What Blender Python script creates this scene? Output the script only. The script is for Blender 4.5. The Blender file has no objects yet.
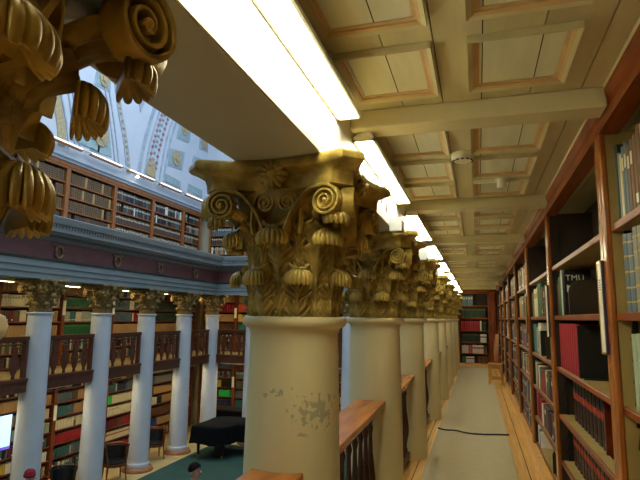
import bpy, bmesh, math, random
from mathutils import Vector, Matrix
random.seed(7)
PI = math.pi
D = bpy.data
SC = bpy.context.scene
COL = SC.collection

# ------------------------------------------------------------------ materials
def lin(c):
    return tuple(((v/255)/12.92 if v/255 <= 0.04045 else ((v/255+0.055)/1.055)**2.4) for v in c)

def mat(name, rgb, rough=0.5, metal=0.0, var=0.12, scale=6.0, stretch=(1, 1, 1), bump=0.0, bscale=40.0, rgb2=None, spec=0.5, detail=4.0):
    m = D.materials.new(name); m.use_nodes = True
    nt = m.node_tree; N = nt.nodes; L = nt.links
    b = N['Principled BSDF']
    b.inputs['Roughness'].default_value = rough
    b.inputs['Metallic'].default_value = metal
    b.inputs['Specular IOR Level'].default_value = spec
    c1 = lin(rgb)
    c2 = lin(rgb2) if rgb2 else tuple(v*(1-2.2*var) for v in c1)
    tc = N.new('ShaderNodeTexCoord'); mp = N.new('ShaderNodeMapping')
    mp.inputs['Scale'].default_value = stretch
    L.new(tc.outputs['Object'], mp.inputs['Vector'])
    nz = N.new('ShaderNodeTexNoise'); nz.inputs['Scale'].default_value = scale; nz.inputs['Detail'].default_value = detail
    L.new(mp.outputs['Vector'], nz.inputs['Vector'])
    rp = N.new('ShaderNodeValToRGB')
    rp.color_ramp.elements[0].position = 0.36; rp.color_ramp.elements[1].position = 0.66
    rp.color_ramp.elements[0].color = (*c2, 1); rp.color_ramp.elements[1].color = (*c1, 1)
    L.new(nz.outputs['Fac'], rp.inputs['Fac'])
    L.new(rp.outputs['Color'], b.inputs['Base Color'])
    if bump:
        n2 = N.new('ShaderNodeTexNoise'); n2.inputs['Scale'].default_value = bscale
        L.new(mp.outputs['Vector'], n2.inputs['Vector'])
        bp = N.new('ShaderNodeBump'); bp.inputs['Strength'].default_value = bump; bp.inputs['Distance'].default_value = 0.01
        L.new(n2.outputs['Fac'], bp.inputs['Height']); L.new(bp.outputs['Normal'], b.inputs['Normal'])
    return m

def emis(name, rgb, strength):
    m = D.materials.new(name); m.use_nodes = True
    b = m.node_tree.nodes['Principled BSDF']
    b.inputs['Base Color'].default_value = (*rgb, 1)
    b.inputs['Emission Color'].default_value = (*rgb, 1)
    b.inputs['Emission Strength'].default_value = strength
    return m

def plaster_column(name, rgb, patch=None):
    """Painted stucco with a faint mottle; patch = (x, y, z, radius) where paint has flaked in the column's own space."""
    m = mat(name, rgb, 0.42, 0, 0.05, 2.2, (1, 1, 0.6), 0.06, 60)
    nt = m.node_tree; N = nt.nodes; L = nt.links; b = N['Principled BSDF']
    base = [l for l in L if l.to_socket == b.inputs['Base Color']][0].from_socket
    tc = N.new('ShaderNodeTexCoord')
    n1 = N.new('ShaderNodeTexNoise'); n1.inputs['Scale'].default_value = 9; n1.inputs['Detail'].default_value = 6; n1.inputs['Roughness'].default_value = .7
    L.new(tc.outputs['Object'], n1.inputs['Vector'])
    r1 = N.new('ShaderNodeMapRange'); r1.inputs['From Min'].default_value = .68; r1.inputs['From Max'].default_value = .74
    r1.inputs['To Max'].default_value = .40
    L.new(n1.outputs['Fac'], r1.inputs['Value'])
    fac = r1.outputs['Result']
    for (px, py, pz, pr, thr) in (patch or []):
        mp = N.new('ShaderNodeMapping'); mp.inputs['Location'].default_value = (-px/pr, -py/pr, -pz/pr*1.6); mp.inputs['Scale'].default_value = (1/pr, 1/pr, 1.6/pr)
        L.new(tc.outputs['Object'], mp.inputs['Vector'])
        ln = N.new('ShaderNodeVectorMath'); ln.operation = 'LENGTH'; L.new(mp.outputs['Vector'], ln.inputs[0])
        n2 = N.new('ShaderNodeTexNoise'); n2.inputs['Scale'].default_value = 38; n2.inputs['Detail'].default_value = 3
        L.new(tc.outputs['Object'], n2.inputs['Vector'])
        ad = N.new('ShaderNodeMath'); ad.operation = 'MULTIPLY_ADD'; ad.inputs[1].default_value = -.22; 
        L.new(ln.outputs['Value'], ad.inputs[0]); L.new(n2.outputs['Fac'], ad.inputs[2])
        r2 = N.new('ShaderNodeMapRange'); r2.inputs['From Min'].default_value = thr; r2.inputs['From Max'].default_value = thr+.05; r2.inputs['To Max'].default_value = .5
        L.new(ad.outputs['Value'], r2.inputs['Value'])
        mx = N.new('ShaderNodeMath'); mx.operation = 'MAXIMUM'
        L.new(fac, mx.inputs[0]); L.new(r2.outputs['Result'], mx.inputs[1]); fac = mx.outputs['Value']
    mix = N.new('ShaderNodeMix'); mix.data_type = 'RGBA'
    L.new(fac, mix.inputs['Factor']); L.new(base, mix.inputs[6]); mix.inputs[7].default_value = (*lin((112, 120, 112)), 1)
    L.new(mix.outputs[2], b.inputs['Base Color'])
    return m

M = {}
def defmats():
    M['shaft'] = plaster_column('painted_stucco', (230, 218, 172))
    M['shaft_flaked'] = plaster_column('painted_stucco_flaked', (230, 218, 172), [(0.165, -0.145, 1.20, .13, .37), (0.02, -0.215, 1.27, .05, .40), (-.05, -.21, 1.26, .05, .41), (.12, -.18, 1.10, .05, .42)])
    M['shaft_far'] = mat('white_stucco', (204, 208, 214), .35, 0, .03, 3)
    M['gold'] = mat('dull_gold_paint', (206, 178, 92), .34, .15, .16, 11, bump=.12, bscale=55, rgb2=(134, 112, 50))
    M['gold_far_shaded'] = mat('dull_gold_paint_far_shaded', (168, 138, 74), .45, .15, .2, 9, rgb2=(100, 80, 40))  # same gold as the near capitals, the far side's shade put into the colour
    M['stone_base'] = mat('brown_stone', (170, 112, 70), .4, 0, .2, 6)
    M['cream'] = mat('cream_paint', (212, 204, 164), .5, 0, .06, 3, (3, .4, 1))
    M['cream_light'] = mat('pale_cream_paint', (218, 210, 170), .5, 0, .05, 3)
    M['panel_green'] = mat('pale_green_cream_paint', (234, 236, 212), .5, 0, .06, 3, (4, .5, 1))
    M['frame_peach'] = mat('peach_wood_moulding', (214, 182, 130), .5, 0, .06, 8)
    M['gap'] = mat('dark_gap', (40, 32, 18), .9)
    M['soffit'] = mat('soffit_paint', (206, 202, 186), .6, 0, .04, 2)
    M['white_paint'] = mat('white_paint', (236, 234, 224), .5, 0, .02, 3)
    M['ent_white'] = mat('grey_white_paint', (176, 184, 190), .5, 0, .05, 2)
    M['ent_arch'] = mat('grey_green_white_paint', (136, 148, 150), .5, 0, .05, 2)
    M['ent_grey'] = mat('grey_paint', (120, 126, 128), .5, 0, .08, 8)
    M['ent_dark'] = mat('dark_moulding', (78, 78, 74), .6, 0, .1, 20)
    M['purple'] = mat('maroon_frieze', (116, 70, 70), .5, 0, .10, 4)
    M['wreath'] = mat('wreath_gilding', (150, 124, 84), .5, .2, .15, 12)
    M['vault'] = mat('pale_blue_vault', (204, 212, 224), .6, 0, .03, 1.5)
    M['vault_line'] = mat('vault_grey_line', (176, 190, 206), .6)
    M['teal_panel'] = mat('teal_panel', (158, 184, 190), .6, 0, .08, 5)
    M['vault_gold'] = mat('vault_ochre', (196, 178, 138), .6, 0, .15, 14)
    M['vault_pink'] = mat('vault_pink', (176, 116, 122), .6)
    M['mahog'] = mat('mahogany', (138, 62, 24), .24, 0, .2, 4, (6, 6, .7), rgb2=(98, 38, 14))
    M['mahog_light'] = mat('mahogany_orange_front', (176, 106, 48), .22, 0, .14, 5, (8, 8, .6), rgb2=(142, 80, 32))  # lighter, more orange mahogany for the upright fronts
    M['mahog_red'] = mat('red_mahogany', (112, 40, 16), .24, 0, .15, 4, (6, .7, 6))
    M['mahog_h'] = mat('mahogany_along', (150, 74, 26), .40, 0, .16, 4, (.7, 6, 6), rgb2=(116, 52, 16), spec=.3)
    M['case_back'] = mat('dark_brown_back', (50, 34, 19), .6, 0, .15, 4)
    M['case_cream'] = mat('cream_case_side', (170, 146, 88), .5, 0, .08, 5)
    M['case_darkgreen'] = mat('dark_green_side', (58, 62, 48), .5, 0, .12, 4)
    M['rail_wood'] = mat('orange_rail_wood', (190, 112, 42), .26, 0, .10, 3, (5, .6, 5), rgb2=(160, 86, 28))
    M['rail_dark'] = mat('dark_rail_wood', (92, 58, 36), .4, 0, .15, 4)
    M['bal_dark'] = mat('dark_balustrade', (96, 54, 34), .35, 0, .15, 6)
    M['oak'] = mat('honey_oak', (170, 108, 56), .35, 0, .12, 5, (6, 6, .7), rgb2=(138, 82, 40))
    M['walnut'] = mat('far_case_wood', (140, 72, 40), .35, 0, .15, 5, (6, 6, .7))
    M['floor'] = mat('pine_floor', (232, 182, 106), .3, 0, .10, 3, (9, .5, 1), rgb2=(206, 152, 80))
    M['carpet'] = mat('beige_runner', (182, 164, 124), .95, 0, .05, 8, (1, 6, 1), .25, 160)
    M['green_carpet'] = mat('green_carpet', (38, 74, 64), .95, 0, .08, 3, bump=.2, bscale=60)
    M['tile'] = mat('beige_stone_floor', (206, 180, 122), .35, 0, .10, 2)
    M['black_cloth'] = mat('black_cloth', (9, 9, 10), .9, 0, .1, 5, spec=.15)
    M['black'] = mat('black_plastic', (18, 17, 16), .5, 0, .1, 5)
    M['black_leather'] = mat('black_leather', (26, 25, 24), .35, 0, .1, 5)
    M['white_plastic'] = mat('white_plastic', (226, 222, 200), .4, 0, .03, 5)
    M['grey_plastic'] = mat('blue_grey_plastic', (150, 154, 160), .5, 0, .04, 5)
    M['paper'] = mat('white_paper', (252, 248, 232), .3, 0, .01, 12)
    M['purple_card'] = mat('purple_card', (58, 40, 78), .6)
    M['brass'] = mat('brass_metal', (190, 150, 60), .3, .9, .05, 5)
    M['chair_wood'] = mat('chair_wood', (116, 66, 36), .3, 0, .15, 6)
    M['chair_pine'] = mat('chair_pine', (206, 150, 72), .4, 0, .12, 6)
    M['red_wool'] = mat('red_wool', (150, 22, 40), .9, 0, .15, 30)
    M['skin'] = mat('skin', (214, 160, 136), .5, 0, .04, 9)
    M['hair'] = mat('dark_hair', (34, 25, 20), .9, 0, .2, 40, spec=.1)
    M['jumper'] = mat('dark_jumper', (44, 46, 56), .8, 0, .1, 10)
    M['trouser'] = mat('dark_trousers', (34, 36, 44), .8, 0, .1, 10)
    M['shirt'] = mat('grey_shirt', (120, 122, 126), .8, 0, .1, 10)
    M['tube'] = emis('fluorescent_diffuser', (.98, .93, .65), 30)
    M['tube_far'] = emis('far_fluorescent', (1.0, .82, .46), 36)
    M['tube_low'] = emis('under_gallery_fluorescent', (1.0, .84, .50), 34)
    M['cove_tube'] = emis('cove_tube', (1.0, .97, .9), 1.3)
    M['spot'] = emis('spot_glow', (.9, .96, 1.0), 25)
    M['screen'] = emis('screen_light', (.50, .72, 1.0), 1.0)
    M['screen_blue'] = emis('screen_edge', (.16, .12, .75), .6)
    M['globe'] = mat('white_glass', (240, 232, 208), .3, 0, .02, 5)
    M['wall'] = mat('wall_paint', (200, 190, 160), .7, 0, .05, 2)
    M['wall_cool'] = mat('wall_white', (205, 208, 212), .7, 0, .05, 2)
defmats()

# ------------------------------------------------------------------ mesh builder
class MB:
    def __init__(s): s.v = []; s.f = []; s.m = []; s.cur = 0
    def quad(s, a, b, c, d):
        i = len(s.v); s.v += [a, b, c, d]; s.f.append((i, i+1, i+2, i+3)); s.m.append(s.cur)
    def box(s, x0, x1, y0, y1, z0, z1):
        i = len(s.v)
        s.v += [(x, y, z) for z in (z0, z1) for (x, y) in ((x0, y0), (x1, y0), (x1, y1), (x0, y1))]
        for f in ((3, 2, 1, 0), (4, 5, 6, 7), (0, 1, 5, 4), (1, 2, 6, 5), (2, 3, 7, 6), (3, 0, 4, 7)):
            s.f.append(tuple(i+k for k in f)); s.m.append(s.cur)
        return s
    def loft(s, rings, cap=True, closed=True):
        """rings: list of equal-length lists of points"""
        i = len(s.v); n = len(rings[0])
        for r in rings: s.v += [tuple(p) for p in r]
        for a in range(len(rings)-1):
            for k in range(n if closed else n-1):
                k2 = (k+1) % n
                s.f.append((i+a*n+k, i+a*n+k2, i+(a+1)*n+k2, i+(a+1)*n+k)); s.m.append(s.cur)
        if cap:
            s.f.append(tuple(i+k for k in reversed(range(n)))); s.m.append(s.cur)
            e = i+(len(rings)-1)*n
            s.f.append(tuple(e+k for k in range(n))); s.m.append(s.cur)
        return s
    def lathe(s, prof, seg=32, c=(0, 0, 0), cap=True):
        return s.loft([[(c[0]+r*math.cos(2*PI*k/seg), c[1]+r*math.sin(2*PI*k/seg), c[2]+z) for k in range(seg)] for r, z in prof], cap)
    def prism(s, pts, a, b, axis='z'):
        def P(p, t):
            return {'z': (p[0], p[1], t), 'y': (p[0], t, p[1]), 'x': (t, p[0], p[1])}[axis]
        return s.loft([[P(p, a) for p in pts], [P(p, b) for p in pts]])
    def tube(s, path, r, seg=10, cap=True):
        path = [Vector(p) for p in path]; n = len(path); rings = []
        up = Vector((0, 0, 1))
        for i, p in enumerate(path):
            t = (path[min(i+1, n-1)]-path[max(i-1, 0)]).normalized()
            x = t.cross(up)
            if x.length < 1e-3: x = Vector((1, 0, 0))
            x.normalize(); y = x.cross(t).normalized()
            rr = r[i] if isinstance(r, (list, tuple)) else r
            rings.append([p+rr*(math.cos(2*PI*k/seg)*x+math.sin(2*PI*k/seg)*y) for k in range(seg)])
        return s.loft(rings, cap)
    def mesh(s, name, mats, smooth=False, ang=None):
        me = D.meshes.new(name)
        me.from_pydata([tuple(v) for v in s.v], [], s.f)
        for m in (mats if isinstance(mats, (list, tuple)) else [mats]): me.materials.append(m)
        me.polygons.foreach_set('material_index', s.m)
        bm = bmesh.new(); bm.from_mesh(me)
        bmesh.ops.recalc_face_normals(bm, faces=bm.faces)
        if ang is not None:
            for e in bm.edges: e.smooth = e.calc_face_angle(0) < math.radians(ang)
        bm.to_mesh(me); bm.free()
        if smooth or ang is not None: me.polygons.foreach_set('use_smooth', [True]*len(me.polygons))
        me.update()
        return me

def tag(o, label=None, cat=None, group=None, kind=None):
    if label: o['label'] = label
    if cat: o['category'] = cat
    if group: o['group'] = group
    if kind: o['kind'] = kind
    return o
def obj(name, me, parent=None, loc=(0, 0, 0), rot=(0, 0, 0), sc=(1, 1, 1)):
    o = D.objects.new(name, me); COL.objects.link(o)
    o.location = loc; o.rotation_euler = rot; o.scale = sc
    if parent: o.parent = parent
    return o
def empty(name, loc=(0, 0, 0), rz=0, **k):
    o = D.objects.new(name, None); COL.objects.link(o); o.location = loc; o.rotation_euler = (0, 0, rz)
    o.empty_display_size = .1
    return tag(o, **k)
def copy_tree(o, parent=None):
    c = o.copy(); COL.objects.link(c); c.parent = parent
    for ch in list(o.children): copy_tree(ch, c)
    return c
def struct(name, mb, mats, ang=None, loc=(0, 0, 0)):
    return tag(obj(name, mb.mesh(name, mats, ang=ang), loc=loc), kind='structure')
def bevel(o, w, n=2):
    m = o.modifiers.new('bevel', 'BEVEL'); m.width = w; m.segments = n; m.limit_method = 'ANGLE'; return o
ORD = 'first second third fourth fifth sixth seventh eighth ninth tenth eleventh twelfth thirteenth fourteenth fifteenth sixteenth seventeenth eighteenth nineteenth twentieth'.split()
def nth(i):
    if i < 20: return ORD[i]
    t = ['twenty', 'thirty', 'forty', 'fifty', 'sixty'][(i+1)//10-2]
    return t+'-'+ORD[(i+1) % 10-1] if (i+1) % 10 else {'twenty': 'twentieth', 'thirty': 'thirtieth', 'forty': 'fortieth', 'fifty': 'fiftieth', 'sixty': 'sixtieth'}[t]

# ------------------------------------------------------------------ layout (metres; Y runs along the gallery, eye at the origin)
CX = -.848                                             # axis of the near columns
COLY = [.455, 2.39, 4.45, 6.45, 8.95, 11.15, 13.5, 15.75, 18.0]
SOF = 2.29                                             # underside of the beam the columns carry
CEIL = 2.68
XR = .62                                               # front of the right-hand bookcases
UPR = [.72+2.2*k for k in range(9)]                    # y of the joints between bookcases
YEND = 19.2
GB = -6.0                                              # the gallery goes on behind the viewpoint
OX = -10.0                                             # axis of the columns across the hall
OY = [7.9, 10.03, 12.17, 14.24, 16.44, 18.5]
EX = [-8.25, -6.3, -4.45, -2.5]
HF = -3.05                                             # hall floor

# ------------------------------------------------------------------ the setting: our gallery
b = MB(); b.box(-1.06, 1.06, GB, YEND+.1, -.24, 0)
b.cur = 1
for x in (-.685, .47): b.box(x-.004, x+.004, GB, YEND, -.01, .0015)
struct('floor', b, [M['floor'], M['gap']])
# ceiling of boards laid along the gallery with open joints
b = MB(); b.cur = 1; b.box(-.62, 1.06, GB, YEND+.1, CEIL+.02, CEIL+.12); b.cur = 0
js = [-.62, -.335, -.138, .048, .27, .495, .62, .85, 1.06]
for i in range(len(js)-1): b.box(js[i]+(.0025 if i else 0), js[i+1]-.0025, GB, YEND+.1, CEIL, CEIL+.02)
struct('ceiling', b, [M['cream'], M['gap']])
for k in range(-3, 8):
    y = 2.55+2.19*k
    o = struct('ceiling_beam', MB().box(-.62, .6, y, y+.155, CEIL-.1, CEIL), M['cream_light']); bevel(o, .008)
def frame_mesh(w, d):
    """moulded rectangular frame seen from below: two stepped rings"""
    b = MB()
    for q_, (i0, i1, z0, z1) in enumerate(((0, .018, -.030, 0), (.018, .030, -.024, 0), (.030, .046, -.012, 0))):
        b.cur = 0 if q_ == 0 else 1
        xo, yo, xi, yi = w/2-i0, d/2-i0, w/2-i1, d/2-i1
        def ring(x, y, z): return [(-x, -y, z), (x, -y, z), (x, y, z), (-x, y, z)]
        b.loft([ring(xo, yo, z1), ring(xo, yo, z0), ring(xi, yi, z0*.75), ring(xi, yi, z1)], cap=False)
    return b
for k in range(-2, 8):
    for r in range(3):
        yc = 2.41-.235-.62*r+2.19*k
        if yc < -1.2 or yc > YEND-.4: continue
        for (xa, xb) in ((-.543, -.148), (-.01, .40)):
            p = MB().box(-(xb-xa)/2+.043, (xb-xa)/2-.043, -.193, .193, -.006, 0)
            p.cur = 1; sx = (-.335 if xa < -.2 else .048 if r != 1 else .27)-(xa+xb)/2
            for s in ((-.335,) if xa < -.2 else (.048, .27)): p.box(s-(xa+xb)/2-.002, s-(xa+xb)/2+.002, -.192, .192, -.0068, 0)
            o = struct('ceiling_panel', p, [M['panel_green'], M['gap']], loc=((xa+xb)/2, yc, CEIL))
            obj('moulding', frame_mesh(xb-xa, .47).mesh('moulding', [M['cream'], M['frame_peach']], ang=30), o)
# pale trim in the angle between ceiling and bookcases
struct('trim_1', MB().prism([(.585, CEIL), (.64, CEIL), (.64, CEIL-.045), (.625, CEIL-.045)], GB, YEND, 'y'), M['cream_light'])
# beam carried by the near columns: dim underside, white face to the gallery
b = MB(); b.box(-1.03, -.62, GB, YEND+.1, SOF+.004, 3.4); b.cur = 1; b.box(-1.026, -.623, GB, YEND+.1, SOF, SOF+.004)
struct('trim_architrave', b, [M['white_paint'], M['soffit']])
struct('wall_right', MB().box(1.06, 1.2, GB, YEND+.1, -.24, 2.9), M['case_back'])
struct('wall_end', MB().box(-1.03, 1.2, YEND+.42, YEND+.55, -.24, 2.9), M['case_back'])
struct('wall_back', MB().box(-12.3, -1.06, -2.1, -1.95, HF, 13), M['wall'])
struct('wall_gallery_back', MB().box(-1.15, 1.2, GB-.15, GB, -.24, 2.9).box(-1.15, -1.06, GB, -2.1, -.24, 2.9), M['wall'])

# ------------------------------------------------------------------ the setting: the hall
struct('floor_hall', MB().box(-12.2, 0, -2, 20.9, HF-.15, HF), M['tile'])
o = obj('hall_carpet', MB().box(-9.4, -2.4, -1.5, 18.0, HF, HF+.012).mesh('hall_carpet', M['green_carpet']))
tag(o, 'dark green carpet covering the hall floor below the gallery', 'carpet')
struct('wall_opposite', MB().box(-12.3, -12.12, -2, 20.9, HF, 13), M['wall'])
struct('wall_hall_end', MB().box(-12.12, -1.06, 20.75, 20.9, HF, 13), M['wall'])
struct('wall_near', MB().box(-1.03, -.9, -1.95, 20.75, 3.4, 13), M['wall_cool'])
struct('wall_under', MB().box(-1.0, -.9, -1.95, 20.75, HF, -.24), M['wall_cool'])
struct('ceiling_hall', MB().box(-12.3, -.9, -2, 20.9, 13, 13.15), M['vault'])
vault = struct('wall_vault', MB().box(-12.12, -11.6, -2, 20.4, 6.22, 13).box(-11.6, -1.03, 20.4, 20.75, 6.22, 13), M['vault'])
XV = -11.6
def relief(name, pts, m, t=.03, x=XV, parent=vault):
    return obj(name, MB().prism(pts, x-.01, x+t, 'x').mesh(name, m), parent)
def strip(path, w):
    L = [];R_ = []
    for i, p in enumerate(path):
        a = Vector(path[max(i-1, 0)]); c = Vector(path[min(i+1, len(path)-1)]); t = (c-a).normalized(); n = Vector((t.y, -t.x))*w/2
        L.append(tuple(Vector(p)+n)); R_.append(tuple(Vector(p)-n))
    return L+R_[::-1]
def smooth(pts, n=6):
    out = []
    P = [pts[0]]+list(pts)+[pts[-1]]
    for i in range(1, len(P)-2):
        for k in range(n):
            t = k/n; p0, p1, p2, p3 = [Vector(p) for p in P[i-1:i+3]]
            out.append(tuple(.5*((2*p1)+(-p0+p2)*t+(2*p0-5*p1+4*p2-p3)*t*t+(-p0+3*p1-3*p2+p3)*t**3)))
    return out+[tuple(pts[-1])]
def strip_obj(name, path, w, m, t=.03):
    b = MB(); pth = smooth(path)
    pl = strip(pth, w); n = len(pth); b.loft([[(XV-.01, *pl[i]), (XV+t, *pl[i]), (XV+t, *pl[2*n-1-i]), (XV-.01, *pl[2*n-1-i])] for i in range(n)])
    return obj(name, b.mesh(name, m), vault)
def beads(name, path, m, r, step, t=.05):
    b = MB(); pth = smooth(path, 12); acc = 0
    for i in range(len(pth)-1):
        acc += (Vector(pth[i+1])-Vector(pth[i])).length
        if acc > step:
            acc = 0; b.lathe([(r, 0), (r*.7, .03), (0.004, .045)], 8, (0, 0, 0)); n = 24
            for q in range(len(b.v)-n, len(b.v)): vx, vy, vz = b.v[q]; b.v[q] = (XV+t-.03+vz, pth[i][0]+vx, pth[i][1]+vy)
    return obj(name, b.mesh(name, m), vault)
def rosette(name, y, z, r, m=None):
    b = MB(); 
    for k in range(10):
        a = 2*PI*k/10; c = (y+r*.55*math.cos(a), z+r*.62*math.sin(a))
        b.prism([(c[0]+r*.36*math.cos(q*PI/4), c[1]+r*.40*math.sin(q*PI/4)) for q in range(8)], XV+.01, XV+.055+.012*(k % 2), 'x')
    b.prism([(y+r*.4*math.cos(q*PI/6), z+r*.45*math.sin(q*PI/6)) for q in range(12)], XV+.02, XV+.10, 'x')
    return obj(name, b.mesh(name, m or M['vault_gold']), vault)
for sh in (0, -6.6):
    S = lambda pts: [(y+sh, z) for y, z in pts]
    b1 = S([(14.92, 6.5), (14.62, 7.6), (14.23, 8.54), (13.9, 9.55), (13.4, 10.6), (12.8, 11.6)])
    strip_obj('arch_band', b1, .22, M['vault_line']); beads('arch_beads', b1, M['vault_gold'], .085, .17)
    b0 = S([(11.85, 6.5), (11.7, 7.2), (11.2, 8.5), (10.8, 9.6)])
    strip_obj('arch_band', b0, .30, M['vault_gold']); strip_obj('arch_line', [(y+.24, z) for y, z in b0], .05, M['vault_line'])
    relief('teal_field', S([(13.0, 6.72), (14.0, 6.80), (13.62, 8.3), (12.6, 8.2)]), M['teal_panel'], .02)
    rosette('rosette', 13.40+sh, 7.37, .40)
    for dx in (-1.05, -.85, .78, .98): strip_obj('arch_line', S([(13.42+dx, 6.6), (13.14+dx, 7.6), (12.8+dx, 8.6), (12.4+dx, 9.6)]), .045, M['vault_line'])
    relief('wedge_ornament', S([(15.08, 9.7), (15.66, 9.7), (15.33, 8.9)]), M['vault_line'], .03); relief('wedge_ornament', S([(15.18, 9.75), (15.5, 9.75), (15.34, 9.25)]), M['vault_pink'], .04)
    bl = S([(15.45, 6.5), (15.52, 6.95), (15.69, 7.89), (16.13, 9.29), (16.7, 10.4)]); br = S([(16.98, 6.5), (17.1, 7.4), (17.36, 8.6), (17.64, 9.33), (18.2, 10.4)])
    strip_obj('arch_line', bl, .16, M['vault_line']); strip_obj('arch_line', br, .10, M['vault_line'])
    strip_obj('arch_line', [(y-.26, z) for y, z in br], .06, M['vault_line']); strip_obj('arch_line', [(y+.32, z) for y, z in bl], .06, M['vault_line'])
    for q, dx in enumerate((.50, .92)):
        pth = [(y+dx, z) for y, z in bl if z > 6.9]
        beads('arch_dots', pth, M['vault_pink'], .07, .22); strip_obj('lattice', pth, .05, M['vault_line'])
    beads('arch_dots', [(y+.71, z+.1) for y, z in bl if z > 6.9], M['teal_panel'], .08, .22)
    relief('palmette', S([(15.86, 6.75), (16.46, 6.7), (16.42, 7.2), (16.2, 7.45), (15.92, 7.2)]), M['vault_gold'], .04)
    for pts, rc in (([(17.24, 7.45), (18.3, 7.56), (18.42, 8.36), (17.36, 8.2)], (17.80, 7.92, .32)), ([(17.74, 8.76), (18.72, 8.86), (18.9, 9.7), (17.9, 9.6)], (18.3, 9.3, .25)),
                    ([(19.55, 8.9), (20.3, 8.95), (20.3, 9.8), (19.6, 9.75)], (19.95, 9.25, .26)), ([(18.95, 7.7), (20.2, 7.8), (20.3, 8.5), (19.1, 8.45)], None),
                    ([(17.0, 6.76), (18.25, 6.74), (18.25, 7.05), (17.05, 7.1)], None), ([(18.75, 6.78), (20.0, 6.76), (20.0, 7.1), (18.8, 7.12)], None)):
        if sh and pts[0][0]+sh < 11.5 and pts[0][0]+sh > 10: continue
        relief('coffer', S(pts), M['vault_line'], .02); c = Vector((sum(p[0] for p in pts)/4+sh, sum(p[1] for p in pts)/4))
        relief('teal_field', [tuple(c+(Vector(p)-c)*.84) for p in S(pts)], M['teal_panel'], .032)
        if rc: rosette('rosette', rc[0]+sh, rc[1], rc[2])

def sweepL(name, prof, m, xo=OX, yo=OY[-1], ya=-1.95, xe=-1.03, **k):
    """profile (projection towards the hall, z) run along the far side and returned across the end"""
    b = MB(); b.loft([[(xo+p, ya, z) for p, z in prof], [(xo+p, yo-p, z) for p, z in prof], [(xe, yo-p, z) for p, z in prof]])
    return struct(name, b, m, **k)
Bk = -.30
ent = sweepL('trim_entablature', [(.29, 2.39), (.29, 2.52), (.32, 2.53), (.32, 2.66), (.35, 2.67), (.35, 2.81), (Bk, 2.81), (Bk, 2.39)], M['ent_arch'])
sweepL('trim_moulding', [(.36, 2.81), (.40, 2.86), (.40, 2.88), (Bk, 2.88), (Bk, 2.81)], M['ent_dark'])
fr = sweepL('trim_frieze', [(.30, 2.88), (.30, 3.30), (Bk, 3.30), (Bk, 2.88)], M['purple'])
sweepL('trim_bed', [(.33, 3.30), (.38, 3.38), (.52, 3.43), (.56, 3.50), (Bk, 3.50), (Bk, 3.30)], M['ent_grey'])
sweepL('trim_cornice', [(.60, 3.50), (.62, 3.585), (.64, 3.59), (.64, 3.66), (.70, 3.68), (.78, 3.81), (.78, 3.83), (Bk, 3.83), (Bk, 3.50)], M['ent_white'])
b = MB()
y = 6.0
while y < 17.7: b.box(OX+.64, OX+.675, y, y+.05, 3.60, 3.655); b.box(OX+.35, OX+.385, y, y+.05, 2.83, 2.86); y += .10
x = OX+.9
while x < -1.2: b.box(x, x+.05, OY[-1]-.675, OY[-1]-.64, 3.60, 3.655); x += .10
obj('dentils', b.mesh('dentils', M['ent_grey']), ent)
for i, yy in enumerate([y_+.08 for y_ in OY[:6]]):
    b = MB(); ring = []
    for k in range(22):
        a = PI/2+2*PI*k/21
        ring.append((OX+.325, yy+.125*math.cos(a)*.95, 3.06+.14*math.sin(a)))
    b.tube(ring, [.032]*22, 8); b.tube([(OX+.32, yy-.2, 3.24), (OX+.325, yy-.13, 3.21), (OX+.325, yy-.04, 3.19)], .022, 6); b.tube([(OX+.32, yy+.2, 3.24), (OX+.325, yy+.13, 3.21), (OX+.325, yy+.04, 3.19)], .022, 6)
    obj('wreath', b.mesh('wreath', M['wreath'], smooth=True), fr)
struct('floor_upper', MB().box(-12.12, OX-.3, -1.95, 20.75, 3.5, 3.83).box(OX-.3, -1.03, OY[-1]+.3, 20.75, 3.5, 3.83), M['ent_white'])
struct('floor_opposite', MB().box(-12.12, OX-.3, -1.95, 20.75, -.2, .08).box(OX-.3, -1.03, OY[-1]+.3, 20.75, -.2, .08), M['tile'])
struct('ceiling_opposite', MB().box(-12.12, OX-.3, -1.95, 20.75, 2.62, 2.72).box(OX-.3, -1.03, OY[-1]+.3, 20.75, 2.62, 2.72), M['cream'])
struct('trim_upper', MB().box(-12.1, -11.66, -1.95, 20.4, 6.12, 6.22).box(-11.66, -1.03, 20.42, 20.75, 6.12, 6.22), M['ent_white'])
# gallery end fill between slab and hall wall
struct('trim_slab_edge', MB().box(-1.1, -1.06, GB, YEND, -.24, .02), M['rail_dark'])

# ------------------------------------------------------------------ columns with leafy capitals
def catmull(P, t):
    n = len(P)-1; x = min(max(t, 0), .99999)*n; i = int(x); u = x-i
    p0, p1, p2, p3 = [Vector(P[min(max(i+k, 0), n)]) for k in (-1, 0, 1, 2)]
    return .5*((2*p1)+(-p0+p2)*u+(2*p0-5*p1+4*p2-p3)*u*u+(-p0+3*p1-3*p2+p3)*u**3)

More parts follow.
